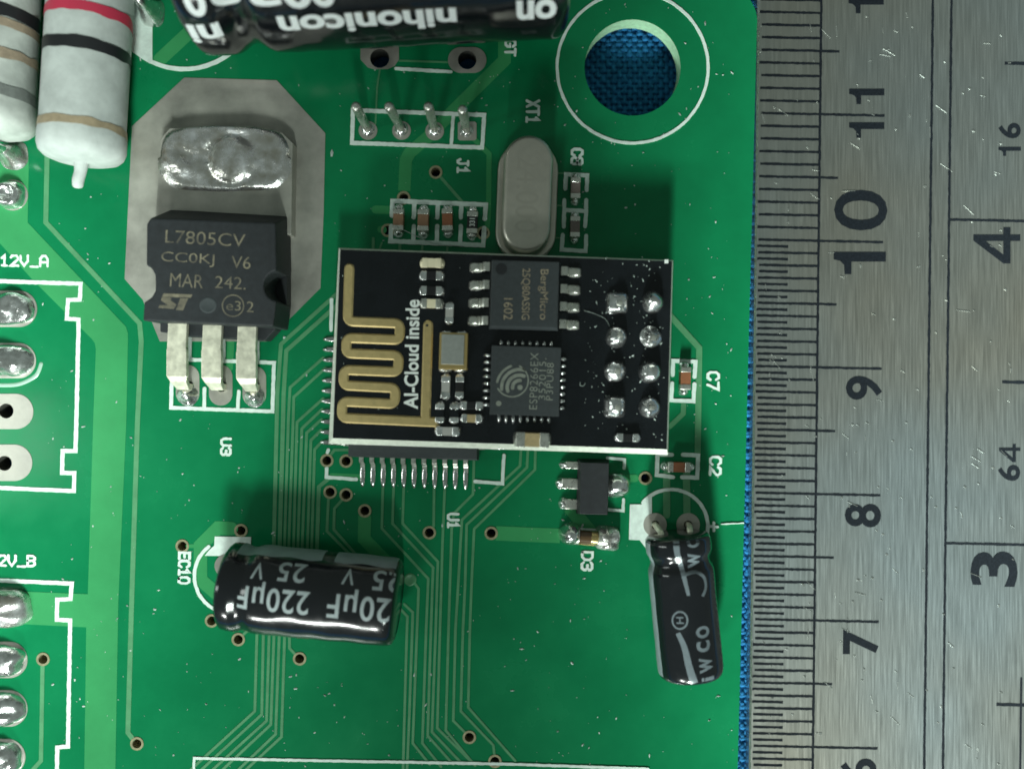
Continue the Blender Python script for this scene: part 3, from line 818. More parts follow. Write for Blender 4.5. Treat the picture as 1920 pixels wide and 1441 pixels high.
# 220 uF
zc = 3.25; a0 = P(425, 1097, zc); a1 = P(747, 1128, zc); Lc = (a1 - a0).length
c220 = Cyl(a0, a1, crimp(Lc, 3.18, 1.75, 0.20, 0.85, .26), .05)
t = thing('electrolytic_capacitor', (a0.x, a0.y, 0), 'black capacitor marked 220 and 25 V lying on its side below the regulator', 'capacitor')
part('sleeve', c220.mesh(96), M['sleeve'], t, True, 50)
t0, ph0 = c220.hit(600, 1051)
f = lambda tt: (-1.75 + 0.05 * math.sin(tt * 2), -0.62 + 0.03 * math.sin(tt * 3))
part('polarity_stripe', c220.patch(lambda tt: (-1.75, ph0 + .03 * math.sin(tt * 2.3)), 1.0, 7.1, 30, 10), M['stripe'], t, True)
part('polarity_stripe', c220.patch(lambda tt: (-1.75, ph0 + .03 * math.sin(tt * 2.3)), 8.0, Lc - .25, 30, 10), M['stripe'], t, True)
for s_, c_, L_, H_ in [('220µF', (512, 1120), 128, 46), ('220µF', (688, 1136), 140, 48), ('25', (548, 1072), 50, 34), ('V', (484, 1069), 22, 28), ('25', (726, 1088), 52, 36), ('V', (654, 1080), 22, 28)]:
    tt, ph = c220.hit(*c_)
    sh = 62.0 / FPX
    part('sleeve_lettering', c220.letters(s_, tt, ph, L_ * sh, H_ * sh * 1.12, 0.012, spacing=1.05), M['sleevetext'], t)
part('end_disc', mound((0, 0), 1, 1, 0, [(1, 0), (.02, 0)], 8) if False else c220.patch(lambda tt: (0, 6.283), Lc - .02, Lc + .01, 1, 40, -0.02), M['hole_dark'], t)
for dx in (-1.1, 1.1):
    e = c220.p0 + c220.side * dx
    part('lead', tube(smooth_path([e + c220.a * .5, e - c220.a * .25, e - c220.a * .5 + Vector((0, 0, -1.0)), Vector(((e - c220.a * .3).x, (e - c220.a * .3).y, -0.02))], 5), .27, 10), M['tin'], t, True)

# small capacitor standing beside the board's right edge
zc = 2.55; a0 = P(1270, 1000, zc); a1 = P(1296, 1265, zc); Lj = (a1 - a0).length
cj = Cyl(a0, a1, crimp(Lj, 2.42, 1.9, 0.26, 0.8, .3), .03)
t = thing('electrolytic_capacitor', (a0.x, a0.y, 0), 'small slim black capacitor with grey swoosh lettering lying beside the ruler', 'capacitor')
part('sleeve', cj.mesh(80), M['sleeve'], t, True, 50)
part('polarity_stripe', cj.patch(lambda tt: (1.18, 1.9), .25, Lj - .4, 30, 8), M['stripe'], t, True)
def cyl_ribbon(cyl, pts, w, n=5):
    q = smooth_path([Vector((*cyl.hit(*p), 0)) for p in pts], n)
    R = max(r for _, r in cyl.prof); V, Fc = [], []
    for i, p in enumerate(q):
        a, b = q[max(i - 1, 0)], q[min(i + 1, len(q) - 1)]
        d = Vector(((b - a).x, (b - a).y * R)).normalized(); nn = Vector((-d.y, d.x / R))
        ww = (w if not hasattr(w, '__call__') else w(i / (len(q) - 1))) * .5
        for k in (-1, -.33, .33, 1): V.append(cyl.pt(min(max(p.x + nn.x * ww * k, .08), cyl.len - .06), p.y + nn.y * ww * k, .026))
    for i in range(len(q) - 1):
        for k in range(3): a = 4 * i + k; Fc.append((a, a + 1, a + 5, a + 4))
    return V, Fc
part('sleeve_swoosh', cyl_ribbon(cj, [(1267, 1006), (1270, 1038), (1279, 1068), (1286, 1095), (1291, 1116)], lambda u: .48 - .25 * u), M['sleevetext2'], t)
part('sleeve_swoosh', cyl_ribbon(cj, [(1286, 1076), (1305, 1072), (1320, 1082), (1323, 1100), (1317, 1117)], .24), M['sleevetext2'], t)
part('sleeve_swoosh', cyl_ribbon(cj, [(1271, 1186), (1283, 1212), (1291, 1245), (1299, 1272), (1302, 1281)], lambda u: .36 + .25 * u), M['sleevetext2'], t)
rg = [(1275 + 14 * math.cos(a * .5236), 1162 + 16 * math.sin(a * .5236)) for a in range(13)]
part('sleeve_emblem', cyl_ribbon(cj, rg, .13, 3), M['sleevetext2'], t)
for s_, c_, L_, H_ in [('o', (1300, 1016), 20, 24), ('w', (1303, 1050), 28, 24), ('o', (1318, 1184), 22, 25), ('c', (1319, 1211), 20, 25), ('w', (1324, 1246), 28, 25), ('i', (1328, 1272), 8, 24), ('H', (1275, 1162), 13, 12)]:
    tt, ph = cj.hit(*c_); sh = 61.5 / FPX
    part('sleeve_lettering', cj.letters(s_, tt, ph, L_ * sh, H_ * sh * 1.1, .02), M['sleevetext2'], t)
for (x, y), ex in [((1228, 983), 1.15), ((1290, 983), -1.05)]:
    e = cj.p0 + cj.side * ex; b = P(x, y)
    part('lead', tube(smooth_path([e + cj.a * .3 + Vector((0, 0, -.3)), e - cj.a * .12 + Vector((0, 0, -.5)), Vector((b.x * .6 + e.x * .4, b.y * .7 + e.y * .3, 1.1)), Vector((b.x, b.y, .3)), Vector((b.x, b.y, -1.8))], 6), .23, 12), M['leadpale'], t, True)

# big capacitor at the top of the picture
zc = 6.7; Rn = 6.5
def axis_y(x, ysil):
    th = math.atan((CY - ysil) / FPX); dist = 66.0
    for _ in range(8):
        thc = th + math.asin(Rn / dist); Yc = (DIST - zc) * math.tan(thc); dist = math.hypot(Yc, DIST - zc)
    return Yc
x0w = (352 - CX) * (DIST - zc) / FPX; x1w = (1060 - CX) * (DIST - zc) / FPX
a0 = Vector((x0w, axis_y(352, 107), zc)); a1 = Vector((x1w, axis_y(1050, 73), zc)); Ln = (a1 - a0).length
cn = Cyl(a0, a1, crimp(Ln, Rn, 3.9, 0.75, 1.7, .5), .06)
t = thing('electrolytic_capacitor', (a0.x, a0.y, 0), 'large black capacitor with bold white upside-down lettering, cut by the top edge', 'capacitor')
part('sleeve', cn.mesh(112), M['sleeve'], t, True, 50)
sh = 55.3 / FPX
for s_, c_, L_, H_ in [('nihonicon', (690, 42), 338, 50), ('ni', (386, 64), 62, 50), ('on', (1006, 19), 76, 48), ('0', (364, 2), 38, 62), ('8', (418, -10), 56, 62), ('3', (494, -14), 60, 52), ('0', (556, -12), 52, 56), ('0', (604, -14), 44, 56)]:
    tt, ph = cn.hit(c_[0], c_[1])
    part('sleeve_lettering', cn.letters(s_, tt, ph, L_ * sh, H_ * sh, .035), M['whitetext'], t)
for dy in (-2.5, 2.5):
    e = cn.p0 + cn.side * dy
    part('lead', tube(smooth_path([e + cn.a * .6, e - cn.a * .5, e - cn.a * .9 + Vector((0, 0, -1.5)), Vector(((e - cn.a * .9).x, (e - cn.a * .9).y, -2.2))], 5), .4, 10), M['tin'], t, True)

# ------------------------------------------------------------------ two big leaded resistors
def resistor(x_top, x_bot, y_bot, zc, R, label, dirty, bands, stub):
    b = P(x_bot, y_bot, zc); a = P(x_top, -330, zc)
    L = (a - b).length
    prof = [(0, R * .38), (.10, R * .66), (.30, R * .86), (.62, R * .97), (1.1, R * 1.02), (1.9, R * 1.02), (2.6, R * .985), (L - 2.6, R * .985), (L - 1.9, R * 1.02), (L - 1.0, R * 1.02), (L - .3, R * .86), (L, R * .38)]
    c = Cyl(b, a, prof, .05)
    t = thing('resistor', (b.x, b.y, 0), label, 'resistor', 'large leaded resistors in the top left corner')
    part('body', c.mesh(56), M['ceramic_dirty' if dirty else 'ceramic'], t, True, 60)
    for y, w, m in bands:
        tt, _ = c.hit(x_bot + (x_top - x_bot) * (y_bot - y) / (y_bot + 330), y)
        vb, fb_ = [], []
        for k in range(57):
            ph = 2 * math.pi * k / 56; u = Vector((math.cos(ph) * 3, math.sin(ph) * 3, tt * 3))
            e0, e1_ = tt - w / 2 + .16 * noise.noise(u), tt + w / 2 + .16 * noise.noise(u + Vector((9, 2, 4)))
            vb += [c.pt(e0, ph, .03 + .012), c.pt(e1_, ph, .03 + .012)]
            if k: fb_.append((2 * k - 2, 2 * k, 2 * k + 1, 2 * k - 1))
        part('colour_band', (vb, fb_), M[m], t, True)
    part('lead', stub(b, c), M['ceramic' if not dirty else 'solder'], t, True)
resistor(190, 152, 306, 3.3, 2.95, 'clean white resistor with red, black and gold bands, right one of the top left pair', False,
         [(12, .75, 'band_red'), (80, .85, 'band_black'), (226, .62, 'band_gold')],
         lambda b, c: tube(smooth_path([b + c.a * .8, b - c.a * .5, b - c.a * 1.25 + Vector((-.2, 0, -.1)), b - c.a * 1.72 + Vector((-.3, 0, -.35))], 5), [.9, .75, .62, .52, .47, .44, .42, .42, .42, .42, .42, .41, .40, .38, .33, .16], 14))
resistor(8, -18, 255, 3.2, 2.95, 'dusty grey-white resistor with faint brown bands, cut by the left edge', True,
         [(14, .9, 'band_black'), (36, .6, 'band_brown'), (93, .7, 'band_brown'), (163, .8, 'band_grey')],
         lambda b, c: tube(smooth_path([b + c.a * .5, b - c.a * .5, Vector((P(27, 290).x, P(27, 290).y, 2.2)), Vector((P(27, 290).x, P(27, 290).y, .3))], 5), .36, 10))

# ------------------------------------------------------------------ the regulator on its tinned area
ZT = 4.5
reg = thing('voltage_regulator', P(412, 480), 'black three-legged regulator bolted flat with solder on a tinned octagonal area', 'regulator')
tabp = [tuple(P(x, y, 1.3).to_2d()) for x, y in [(300, 262), (318, 240), (528, 248), (549, 268), (546, 440), (290, 432)]]
part('tab', bevelled(prism(tabp, 0.05, 1.3), .06), M['pad'], reg)
# solder spread over the tab
def tab_solder():
    V, Fc = [], []; n = 72; rings = 16
    c = P(422, 297, 1.3); hx, hy = mm(125, 1.3), mm(62, 1.3)
    d1 = P(436, 300, 1.3); d2 = P(335, 312, 1.3)
    for i in range(rings + 1):
        fr = 1 - i / (rings + .3)
        for k in range(n):
            a = 2 * math.pi * k / n; ca, sa = math.cos(a), math.sin(a)
            q = (abs(ca) ** 3.4 + abs(sa) ** 3.4) ** (-1 / 3.4)
            wob = 1 + .05 * noise.noise(Vector((ca * 2.2, sa * 2.2, 4)))
            x, y = c.x + hx * fr * q * ca * wob, c.y + hy * fr * q * sa * wob
            e = min(1, (1 - fr) * 9)
            z = 1.31 + .30 * (e ** .6) + .22 * e * noise.noise(Vector((x * .9, y * .9, 1))) + .07 * e * noise.noise(Vector((x * 2.6, y * 2.6, 3)))
            r1 = math.hypot(x - d1.x, y - d1.y) / 1.85
            if r1 < 1: z = 1.42 + .62 * math.sqrt(1 - r1 * r1)
            elif r1 < 1.2: z -= .24 * (1.2 - r1) / .2
            r2 = math.hypot(x - d2.x, y - d2.y) / 1.2
            if r2 < 1: z += .28 * (1 - r2 * r2)
            if fr > .97: z = 0.9 if y > c.y else 1.3
            V.append((x, y, z))
    for i in range(rings):
        for k in range(n):
            a, b = i * n + k, i * n + (k + 1) % n; Fc.append((a, b, b + n, a + n))
    Fc.append(tuple(rings * n + k for k in range(n)))
    return V, Fc
part('solder', tab_solder(), M['solder_dirty'], reg, True)
def arcpx(c, r, a0, a1, n): return [(c[0] + r * math.cos(math.radians(a0 + (a1 - a0) * i / n)), c[1] + r * math.sin(math.radians(a0 + (a1 - a0) * i / n))) for i in range(n + 1)]
topo = [(282, 409), (516, 418)] + arcpx((523, 536), 29, -100, -260, 10) + [(512, 612), (268, 601), (270, 566), (283, 558), (291, 545), (291, 516), (284, 503), (274, 497), (275, 420)]
tp = [tuple(P(x, y, ZT).to_2d()) for x, y in topo]
lowp = [list(p) for p in tp]
ylo = P(300, 383, 1.4).y
lowp[0][1] = P(282, 384, 1.4).y; lowp[1][1] = P(545, 397, 1.4).y; lowp[0][0] += .1
part('body', bevelled(prism(tp, 0.35, ZT, pts_low=[tuple(p) for p in lowp]), .12, 2, 25), M['epoxy'], reg)
part('body_base', bevelled(solid_ngon([tuple(P(x, y, 1.9).to_2d()) for x, y in [(300, 590), (520, 598), (516, 618), (497, 638), (345, 630), (300, 622)]], .3, 1.9), .08), M['epoxy'], reg)
part('pin_one_dimple', mound(P(390, 572, ZT), mm(16, ZT), mm(15, ZT), ZT, [(1, .012), (.92, .03), (.8, .03), (.7, .012), (.05, .008)], 28), M['epoxy2'], reg, True)
part('edge_cavity', prism([tuple(P(x, y, ZT).to_2d()) for x, y in arcpx((523, 536), 28.7, -102, -258, 10)], .4, 1.5), M['hole_dark'], reg)
for s_, c_, L_, H_, r_ in [('L7805CV', (385, 447), 150, 24, -3.2), ('CC0KJ', (352, 486), 100, 24, -3.4), ('V6', (452, 492), 36, 23, -3), ('MAR', (350, 526), 62, 25, -3.6), ('242.', (432, 530), 58, 23, -3), ('e3', (438, 573), 27, 18, -2), ('2', (469, 575), 13, 20, -3)]:
    text('lettering', s_, c_, L_, H_, r_, ZT + .012, M['ink_tan'], reg, -.004)
part('lettering', ribbon(pp(arcpx((437, 573), 20, 0, 351, 38)[:-1], ZT), mm(2, ZT), ZT, ZT + .014, closed=True), M['ink_tan'], reg)
for pts in ([(307, 550), (361, 552), (358, 558), (304, 556.5)], [(303, 557.5), (322, 558), (320, 563), (331, 571), (326, 579), (297, 577), (299, 571.5), (315, 572), (302, 563)], [(338, 559), (353, 559.5), (343, 582), (330, 581)]):
    part('emblem', prism(pp(pts, ZT), ZT, ZT + .013, bottom=False), M['ink_tan'], reg)
for i, (xa, xb, pc) in enumerate([(318, 352, (353, 727)), (383, 417, (416, 727)), (448, 482, (478, 728))]):
    zl = 2.5; tk = .25
    b = P(*pc); xm = (xa + xb) / 2
    p1 = P(xm, 606 + i * 3, zl); p2 = P(xm - 2, 655 + i * 3, zl); p3 = P(xm - 2, 705 + i * 2, zl)
    wa, wb = mm(17.5, zl), mm(18.5, zl)
    q = [(p1, wa), (p2 + Vector((0, .12, 0)), wa), (p2, wb), (p3, wb), (p3 + Vector((.05, -.25, -.12)), wb * .8), (p3 + Vector((.15, -.75, -.7)), wb * .62), (Vector((b.x, b.y + .1, .9)), wb * .55), (Vector((b.x, b.y, -1.75)), wb * .5)]
    V, Fc = [], []
    for k, (p, w) in enumerate(q):
        d = (q[min(k + 1, len(q) - 1)][0] - q[max(k - 1, 0)][0]).normalized(); nrm = Vector((1, 0, 0)).cross(d).normalized()
        for sx, sn in ((-1, -1), (1, -1), (1, 1), (-1, 1)): V.append(p + Vector((sx * w, 0, 0)) + nrm * (tk * sn))
    for k in range(len(q) - 1):
        for j in range(4): a, c = 4 * k + j, 4 * k + (j + 1) % 4; Fc.append((a, c, c + 4, a + 4))
    Fc += [(3, 2, 1, 0), tuple(4 * (len(q) - 1) + j for j in range(4))]
    part('lead', bevelled((V, Fc), .05, 2, 30), M['leadpale'], reg)
for i, c in enumerate([(353, 742), (478, 744)]):
    part('solder', mound(P(*c), mm(20), mm(19), .04, PEAK(.8), 28, 0, .2, 1.5, 11 + i), M['solder'], reg, True)

# ------------------------------------------------------------------ four bare pins
hd = thing('pin_header', P(783, 245), 'row of four bare header pins soldered upright inside a white printed box', 'pin header')
for (bx_, by_), (tx_, ty_) in [((690, 243), (667, 199)), ((753, 243), (729, 199)), ((815, 244), (803, 199)), ((875, 245), (867, 205))]:
    b = P(bx_, by_); tp_ = P(tx_, ty_, 5.0)
    pin = tube([Vector((b.x, b.y, -1.8)), Vector((b.x, b.y, .2)), b.lerp(tp_, .5) , tp_ - Vector((0, 0, .15)), tp_, tp_ + Vector((0, 0, .1))], [.30, .30, .34, .36, .32, .18], 10)
    po = part('pin', pin, M['tin'], hd, True, 50)
    part('solder', mound(b, mm(13), mm(13), .042, [(1, 0), (.85, .1), (.7, .2), (.5, .3), (.2, .32)], 20, 0, .08, 3, bx_), M['solder'], po, True)

# ------------------------------------------------------------------ quartz crystal
def stadium(hx, hy, n=14):
    pts = []
    for k in range(n + 1): a = math.pi * k / n; pts.append((hx * math.cos(a), hy - hx + hx * math.sin(a)))
    for k in range(n + 1): a = math.pi + math.pi * k / n; pts.append((hx * math.cos(a), -hy + hx + hx * math.sin(a)))
    return pts
yt = P(990, 251, 3.5).y; yb = P(980, 473, 3.5).y; yc = (yt + yb) / 2
xc = P(989, 360, 3.5).x
cry = thing('quartz_crystal', (xc, yc, 0), 'long silver quartz crystal can with rounded ends above the black module', 'crystal')
cry.rotation_euler = (0, 0, math.radians(-2.2))
hy = (yt - yb) / 2
def stack(levels):
    V, Fc = [], []; n = None
    for inset, z, base in levels:
        pts = stadium(base[0] - inset, base[1] - inset); n = len(pts)
        V += [(p[0], p[1], z) for p in pts]
    for i in range(len(levels) - 1):
        for k in range(n): a, b = i * n + k, i * n + (k + 1) % n; Fc.append((a, b, b + n, a + n))
    Fc.append(tuple(range(n - 1, -1, -1))); Fc.append(tuple((len(levels) - 1) * n + k for k in range(n)))
    return V, Fc
cb = (1.83, hy)
lpart('can', stack([(0, .6, cb), (0, 2.95, cb), (.05, 3.2, cb), (.14, 3.38, cb), (.27, 3.47, cb), (.42, 3.5, cb)]), M['can'], cry, True, 55)
fb = (2.32, hy + .38)
lpart('flange', stack([(.12, .25, fb), (0, .32, fb), (0, .62, fb), (.08, .72, fb), (.2, .75, fb), (.42, .72, fb)]), M['can'], cry, True, 55)
V, Fc = glyphs('24.000', 0.0)
lpart('stamp', ([(v.y * 1.7 * -1 * -1, -v.x * 5.6 - .1, 3.503) for v in V], Fc), M['can_ink'], cry)
for s_ in (-1, 1): lpart('lead', tube([(0, s_ * 2.4, .3), (0, s_ * 2.4, -1.9)], .2, 8), M['tin'], cry, True)

# ------------------------------------------------------------------ small chip parts on the green board
def chip(cpx, L, W, H, rot, body, label, cat='chip part', name='chip_capacitor', group=None, sold=True, mark=None, seed=0):
    c = P(*cpx)
    t = thing(name, c, label, cat, group); t.rotation_euler = (0, 0, math.radians(rot))
    k = L * .24
    lpart('body', bevelled(box(0, 0, .05, H, L - 2 * k + .06, W * .97), .03), M[body], t)
    for s_ in (-1, 1):
        lpart('terminal', bevelled(box(s_ * (L / 2 - k / 2), 0, .045, H + .03, k, W + .03), .07, 3), M['tin'], t, True, 40)
        if sold:
            lpart('solder', mound((s_ * (L / 2 + .14), 0), .36, W * .52, .03, [(1, 0), (.9, .12), (.7, .3), (.45, .5), (.2, .55)], 22, 0, .14, 2.4, seed + s_), M['solder'], t, True)
    if mark:
        V, Fc = glyphs(mark, .02)
        lpart('lettering', ([(v.x * .62, v.y * .42, H + .008) for v in V], Fc), M['whiteink'], t)
    return t
G1 = 'chips in the white frame beside the pin header'
chip((749, 415), 1.65, .80, .78, 88.5, 'cap_brown', 'leftmost brown chip capacitor of the row between header pins and black module', 'capacitor', group=G1, seed=1)
chip((795, 416), 1.65, .84, .78, 88.5, 'cap_brown', 'second brown chip capacitor from the left in the framed row', 'capacitor', group=G1, seed=4)
chip((840, 415), 1.70, .80, .80, 91, 'cap_rust', 'reddish chip capacitor next to the black chip resistor in the framed row', 'capacitor', group=G1, seed=8)
chip((886, 419), 1.70, .82, .50, 88, 'res_black', 'tiny black chip resistor at the right end of the framed row', 'resistor', 'chip_resistor', G1, mark='331', seed=12)
G2 = 'chips beside the crystal'
chip((1078, 356), 1.60, .74, .75, 89, 'cap_mauve', 'upper mauve chip capacitor right of the quartz crystal', 'capacitor', group=G2, seed=15)
chip((1077, 428), 1.60, .74, .75, 89, 'cap_mauve', 'lower mauve chip capacitor right of the quartz crystal', 'capacitor', group=G2, seed=19)
chip((1282, 709), 1.75, .80, .80, 88.5, 'cap_rust', 'rust brown chip capacitor marked C7 at the right side of the module', 'capacitor', seed=23)
chip((1270, 874), 1.70, .76, .78, -1.5, 'cap_rust', 'dark rust chip capacitor marked C2 above the small slim capacitor', 'capacitor', seed=27)

# ------------------------------------------------------------------ microcontroller mostly hidden under the module
TH = math.radians(-1.6)
mc = P(781, 737)
mcu = thing('microcontroller', mc, 'square black chip with fine silver legs, mostly hidden under the black module', 'chip')
mcu.rotation_euler = (0, 0, TH)
lpart('body', bevelled(join(box(0, 0, .12, .8, 10, 10, -.0), )[0:2], .06), M['epoxy2'], mcu)
lpart('body_top', bevelled(box(0, 0, .8, 1.5, 10, 10, .12), .05), M['epoxy2'], mcu)
def gull():
    q = [(4.95, .78), (5.3, .78), (5.42, .70), (5.55, .20), (5.68, .12), (6.05, .10)]
    V, Fc = [], []; w = .17; tk = .06
    for k, (x, z) in enumerate(q):
        for sy, sz in ((-1, -1), (1, -1), (1, 1), (-1, 1)): V.append((x, sy * w, z + sz * tk))
    for k in range(len(q) - 1):
        for j in range(4): a, c = 4 * k + j, 4 * k + (j + 1) % 4; Fc.append((a, c, c + 4, a + 4))
    Fc += [(3, 2, 1, 0), tuple(4 * (len(q) - 1) + j for j in range(4))]
    return V, Fc
lm = build(*gull(), M['tin'], False, 'leg'); 
sm = build(*mound((6.45, 0), .92, .21, .02, [(1, 0), (.94, .07), (.8, .13), (.55, .17), (.2, .18)], 24, 0, .05, 2, 3, 2.4), M['solder'], True, 'solder')
for side in range(4):
    for i in range(11):
        off = (i - 5) * .8
        a = side * math.pi / 2
        o = new_obj('leg', lm, mcu, (-off * math.sin(a), off * math.cos(a), 0), a)
        s_ = new_obj('solder', sm, o)

# ------------------------------------------------------------------ three-legged regulator chip below the module
sc = P(1112, 911)
sot = thing('regulator_chip', sc, 'small black chip with three legs and a shiny solder tab below the module', 'chip')
sot.rotation_euler = (0, 0, TH)
lpart('body', bevelled(box(-.05, 0, .1, 1.5, 2.45, 4.25, .16), .06), M['epoxy'], sot)
for dy, ln, rr_ in [(1.62, 1.0, .6), (.18, 1.25, .8), (-1.40, 1.0, .78)]:
    lpart('leg', bevelled(box(-1.2 - ln / 2, dy, .06, .42, ln, rr_), .08, 3), M['tin'], sot, True, 40)
    lpart('solder', mound((-1.25 - ln, dy), .42, rr_ * .6, .03, [(1, 0), (.85, .1), (.6, .28), (.3, .38), (.1, .4)], 22, 0, .16, 2.2, dy), M['solder'], sot, True)
lpart('solder_tab', mound((1.75, .15), 1.15, .98, .03, DOME(1.0), 34, 0, .3, .9, 3, 2.2), M['solder'], sot, True)

# ------------------------------------------------------------------ small diode
dc = P(1100, 1004)
dio = thing('diode', dc, 'tiny glass diode with blobby silver ends above the printed D3', 'diode')
dio.rotation_euler = (0, 0, math.radians(-5))
cyd = lambda x0, x1, r: tube([(x0, 0, .62), (x0 + .04, 0, .62), (x1 - .04, 0, .62), (x1, 0, .62)], [r * .9, r, r, r * .9], 18)
lpart('glass_body', cyd(-.62, .62, .52), M['glass'], dio, True, 50)
lpart('brass_slug', cyd(.25, .80, .54), M['copper_gold'], dio, True, 50)
lpart('brass_strip', bevelled(box(-.1, -.55, .15, .42, 1.5, .22), .05), M['copper_gold'], dio)
lpart('end_cap', cyd(-1.35, -.62, .62), M['tin'], dio, True, 50)
lpart('end_cap', cyd(.80, 1.6, .66), M['tin'], dio, True, 50)
lpart('solder', mound((-1.3, .05), .95, .88, .03, DOME(1.4), 28, 0, .25, 1.4, 2), M['solder'], dio, True)
lpart('solder', mound((1.6, .0), 1.0, .92, .03, [(1, 0), (.93, .5), (.8, .85), (.6, 1.1), (.3, 1.2)], 28, 0, .6, 1.9, 9, 4), M['solder_dirty'], dio, True)

# ------------------------------------------------------------------ the black radio module
MT = 3.5
mod = thing('radio_module', P(940, 655), 'black wireless module with zigzag gold antenna mounted in the middle of the green board', 'module')
inner_ = [(638, 468), (1260, 490), (1250, 842), (624, 821)]
outer_ = [(633, 463), (1264, 486), (1254, 853), (614, 832)]
ip = pp(inner_, MT); op = pp(outer_, MT)
part('board', ([(p.x, p.y, MT) for p in ip], [(3, 2, 1, 0)]), M['pcbblack'], mod)
V = [(p.x, p.y, MT - .001) for p in ip] + [(p.x, p.y, MT - .38) for p in op] + [(p.x, p.y, MT - 1.0) for p in op]
part('board_edge', (V, [(i, (i + 1) % 4, (i + 1) % 4 + 4, i + 4) for i in range(4)] + [(i + 4, (i + 1) % 4 + 4, (i + 1) % 4 + 8, i + 8) for i in range(4)] + [(8, 9, 10, 11)]), M['pcbedge'], mod)
def mrib(name, pts, w, m, h=.05, cap='round', z=MT):
    return part(name, ribbon(pp(pts, z), mm(w, z), z, z + h, cap=cap), M[m], mod)
def rounded(pts, r, n=5):
    out = [pts[0]]
    for a, b, c in zip(pts, pts[1:], pts[2:]):
        A, B, C_ = Vector(a), Vector(b), Vector(c)
        u, v = (A - B).normalized(), (C_ - B).normalized()
        p0, p1 = B + u * r, B + v * r
        for i in range(n + 1):
            t_ = i / n; out.append(tuple(p0.lerp(B, t_).lerp(B.lerp(p1, t_), t_)))
    return out + [pts[-1]]
ant = [(655, 503), (652, 602), (750, 606), (749, 637), (650, 633), (649, 662), (748, 666), (746, 697), (645, 693), (644, 722), (742, 727), (740, 757), (642, 752), (641, 783), (818, 791)]
part('antenna', ribbon(pp(rounded(ant, 11.5, 6), MT), mm(19, MT), MT, MT + .10, ch=.11), M['gold'], mod)
part('antenna_feed', ribbon(pp([(803, 609), (798, 783)], MT), mm(18.5, MT), MT, MT + .097, ch=.11), M['gold'], mod)
part('feed_hole', mound(P(801, 610, MT), mm(2.6, MT), mm(2.6, MT), MT + .098, [(1, 0), (.9, .004), (.1, .004)], 12), M['hole_dark'], mod)
text('lettering', 'AI-Cloud inside', (772, 664), 205, 27, 89, MT + .015, M['whiteink'], mod, .026)
mrib('printed_square', [(1246, 490), (1253, 490)], 7, 'whiteink', .012, 'flat')

# flash chip
def on_module(name, cpx, sx, sy, z1, rot, m, taper=.05, bev=.04, base=.1):
    c = P(*cpx, MT + z1)
    vf = xf(bevelled(box(0, 0, base, z1, sx, sy, taper), bev), (c.x, c.y, MT), math.radians(rot))
    return part(name, vf, M[m], mod), c
fz = 1.55
fl_, fc = on_module('flash_chip', (984, 551), mm(133, MT + fz), mm(131, MT + fz), fz, -1.6, 'epoxy2', .14, .04)
part('pin_one_dimple', mound(P(940, 504, MT + fz), mm(11, MT + fz), mm(11, MT + fz), MT + fz, [(1, .006), (.05, .006)], 24), M['hole_dark'], fl_)
for s_, c_, L_, H_ in [('BergMicro', (1018, 552), 94, 19), ('25Q80ASSIG', (985, 551), 96, 17), ('1602', (953, 579), 40, 17)]:
    text('lettering', s_, c_, L_, H_, -91, MT + fz + .012, M['ink_brown'], fl_, .0)
def sm_lead(flip):
    q = [(0, .75), (.35, .75), (.5, .65), (.62, .18), (.75, .1), (1.25, .09)]
    V, Fc = [], []; w = .32; tk = .09
    for x, z in q:
        for sy, sz in ((-1, -1), (1, -1), (1, 1), (-1, 1)): V.append(((-x if flip else x), sy * w, z + sz * tk))
    for k in range(len(q) - 1):
        for j in range(4): a, c = 4 * k + j, 4 * k + (j + 1) % 4; Fc.append((a, c, c + 4, a + 4))
    Fc += [(3, 2, 1, 0), tuple(4 * (len(q) - 1) + j for j in range(4))]
    bl = mound(((-1.05 if flip else 1.05), 0), .46, .37, .01, [(1, 0), (.9, .12), (.75, .22), (.4, .26), (.1, .27)], 20, 0, .10, 2.5, 3, 5)
    vf = bevelled((V, Fc), .03, 2, 30)
    return join(vf, bl)
def at_mod(vf, x, y, z=0.0, rot=-1.6):
    c = P(x, y, MT + z); return xf(vf, (c.x, c.y, MT), math.radians(rot))
for i in range(4):
    part('lead', at_mod(sm_lead(True), 919 - i * 1.2, 500 + i * 33.6, .7), M['tin'], fl_, True, 40)
    part('lead', at_mod(sm_lead(False), 1052 - i * 1.2, 508 + i * 33.0, .7), M['tin'], fl_, True, 40)

# processor
ez = .85
es, ec = on_module('processor_chip', (985, 714), mm(131, MT + ez), mm(130, MT + ez), ez, -1.8, 'epoxy2', .015, .03, .03)
for s_, c_, L_, H_ in [('ESP8266EX', (1001, 714), 106, 15), ('352015.', (1017, 710), 78, 13), ('P3PU88', (1031, 715), 70, 13)]:
    text('lettering', s_, c_, L_, H_, 88.4, MT + ez + .012, M['ink_grey'], es, -.004, spacing=1.12)
def eem(pts, w): return part('emblem', ribbon(pp(pts, MT + ez), mm(w, MT + ez), MT + ez, MT + ez + .012), M['ink_grey'], es)
ox, oy = 972, 725
eem(arcpx((960, 713), 30.5, -62, 150, 34), 2.6)
for r_, w_, a0_, a1_ in [(13, 6.5, -84, -186), (23, 6.5, -68, -198), (33.5, 6, -76, -186), (43, 4.6, -112, -166)]: eem(arcpx((974, 726), r_, a0_, a1_, 20), w_)
part('emblem', mound(P(975, 726, MT + ez), mm(5, MT + ez), mm(5, MT + ez), MT + ez, [(1, .012), (.05, .012)], 16), M['ink_grey'], es)
part('pin_one_dot', mound(P(935, 756, MT + ez), mm(5.2, MT + ez), mm(5, MT + ez), MT + ez, [(1, .012), (.05, .012)], 16), M['ink_grey'], es)
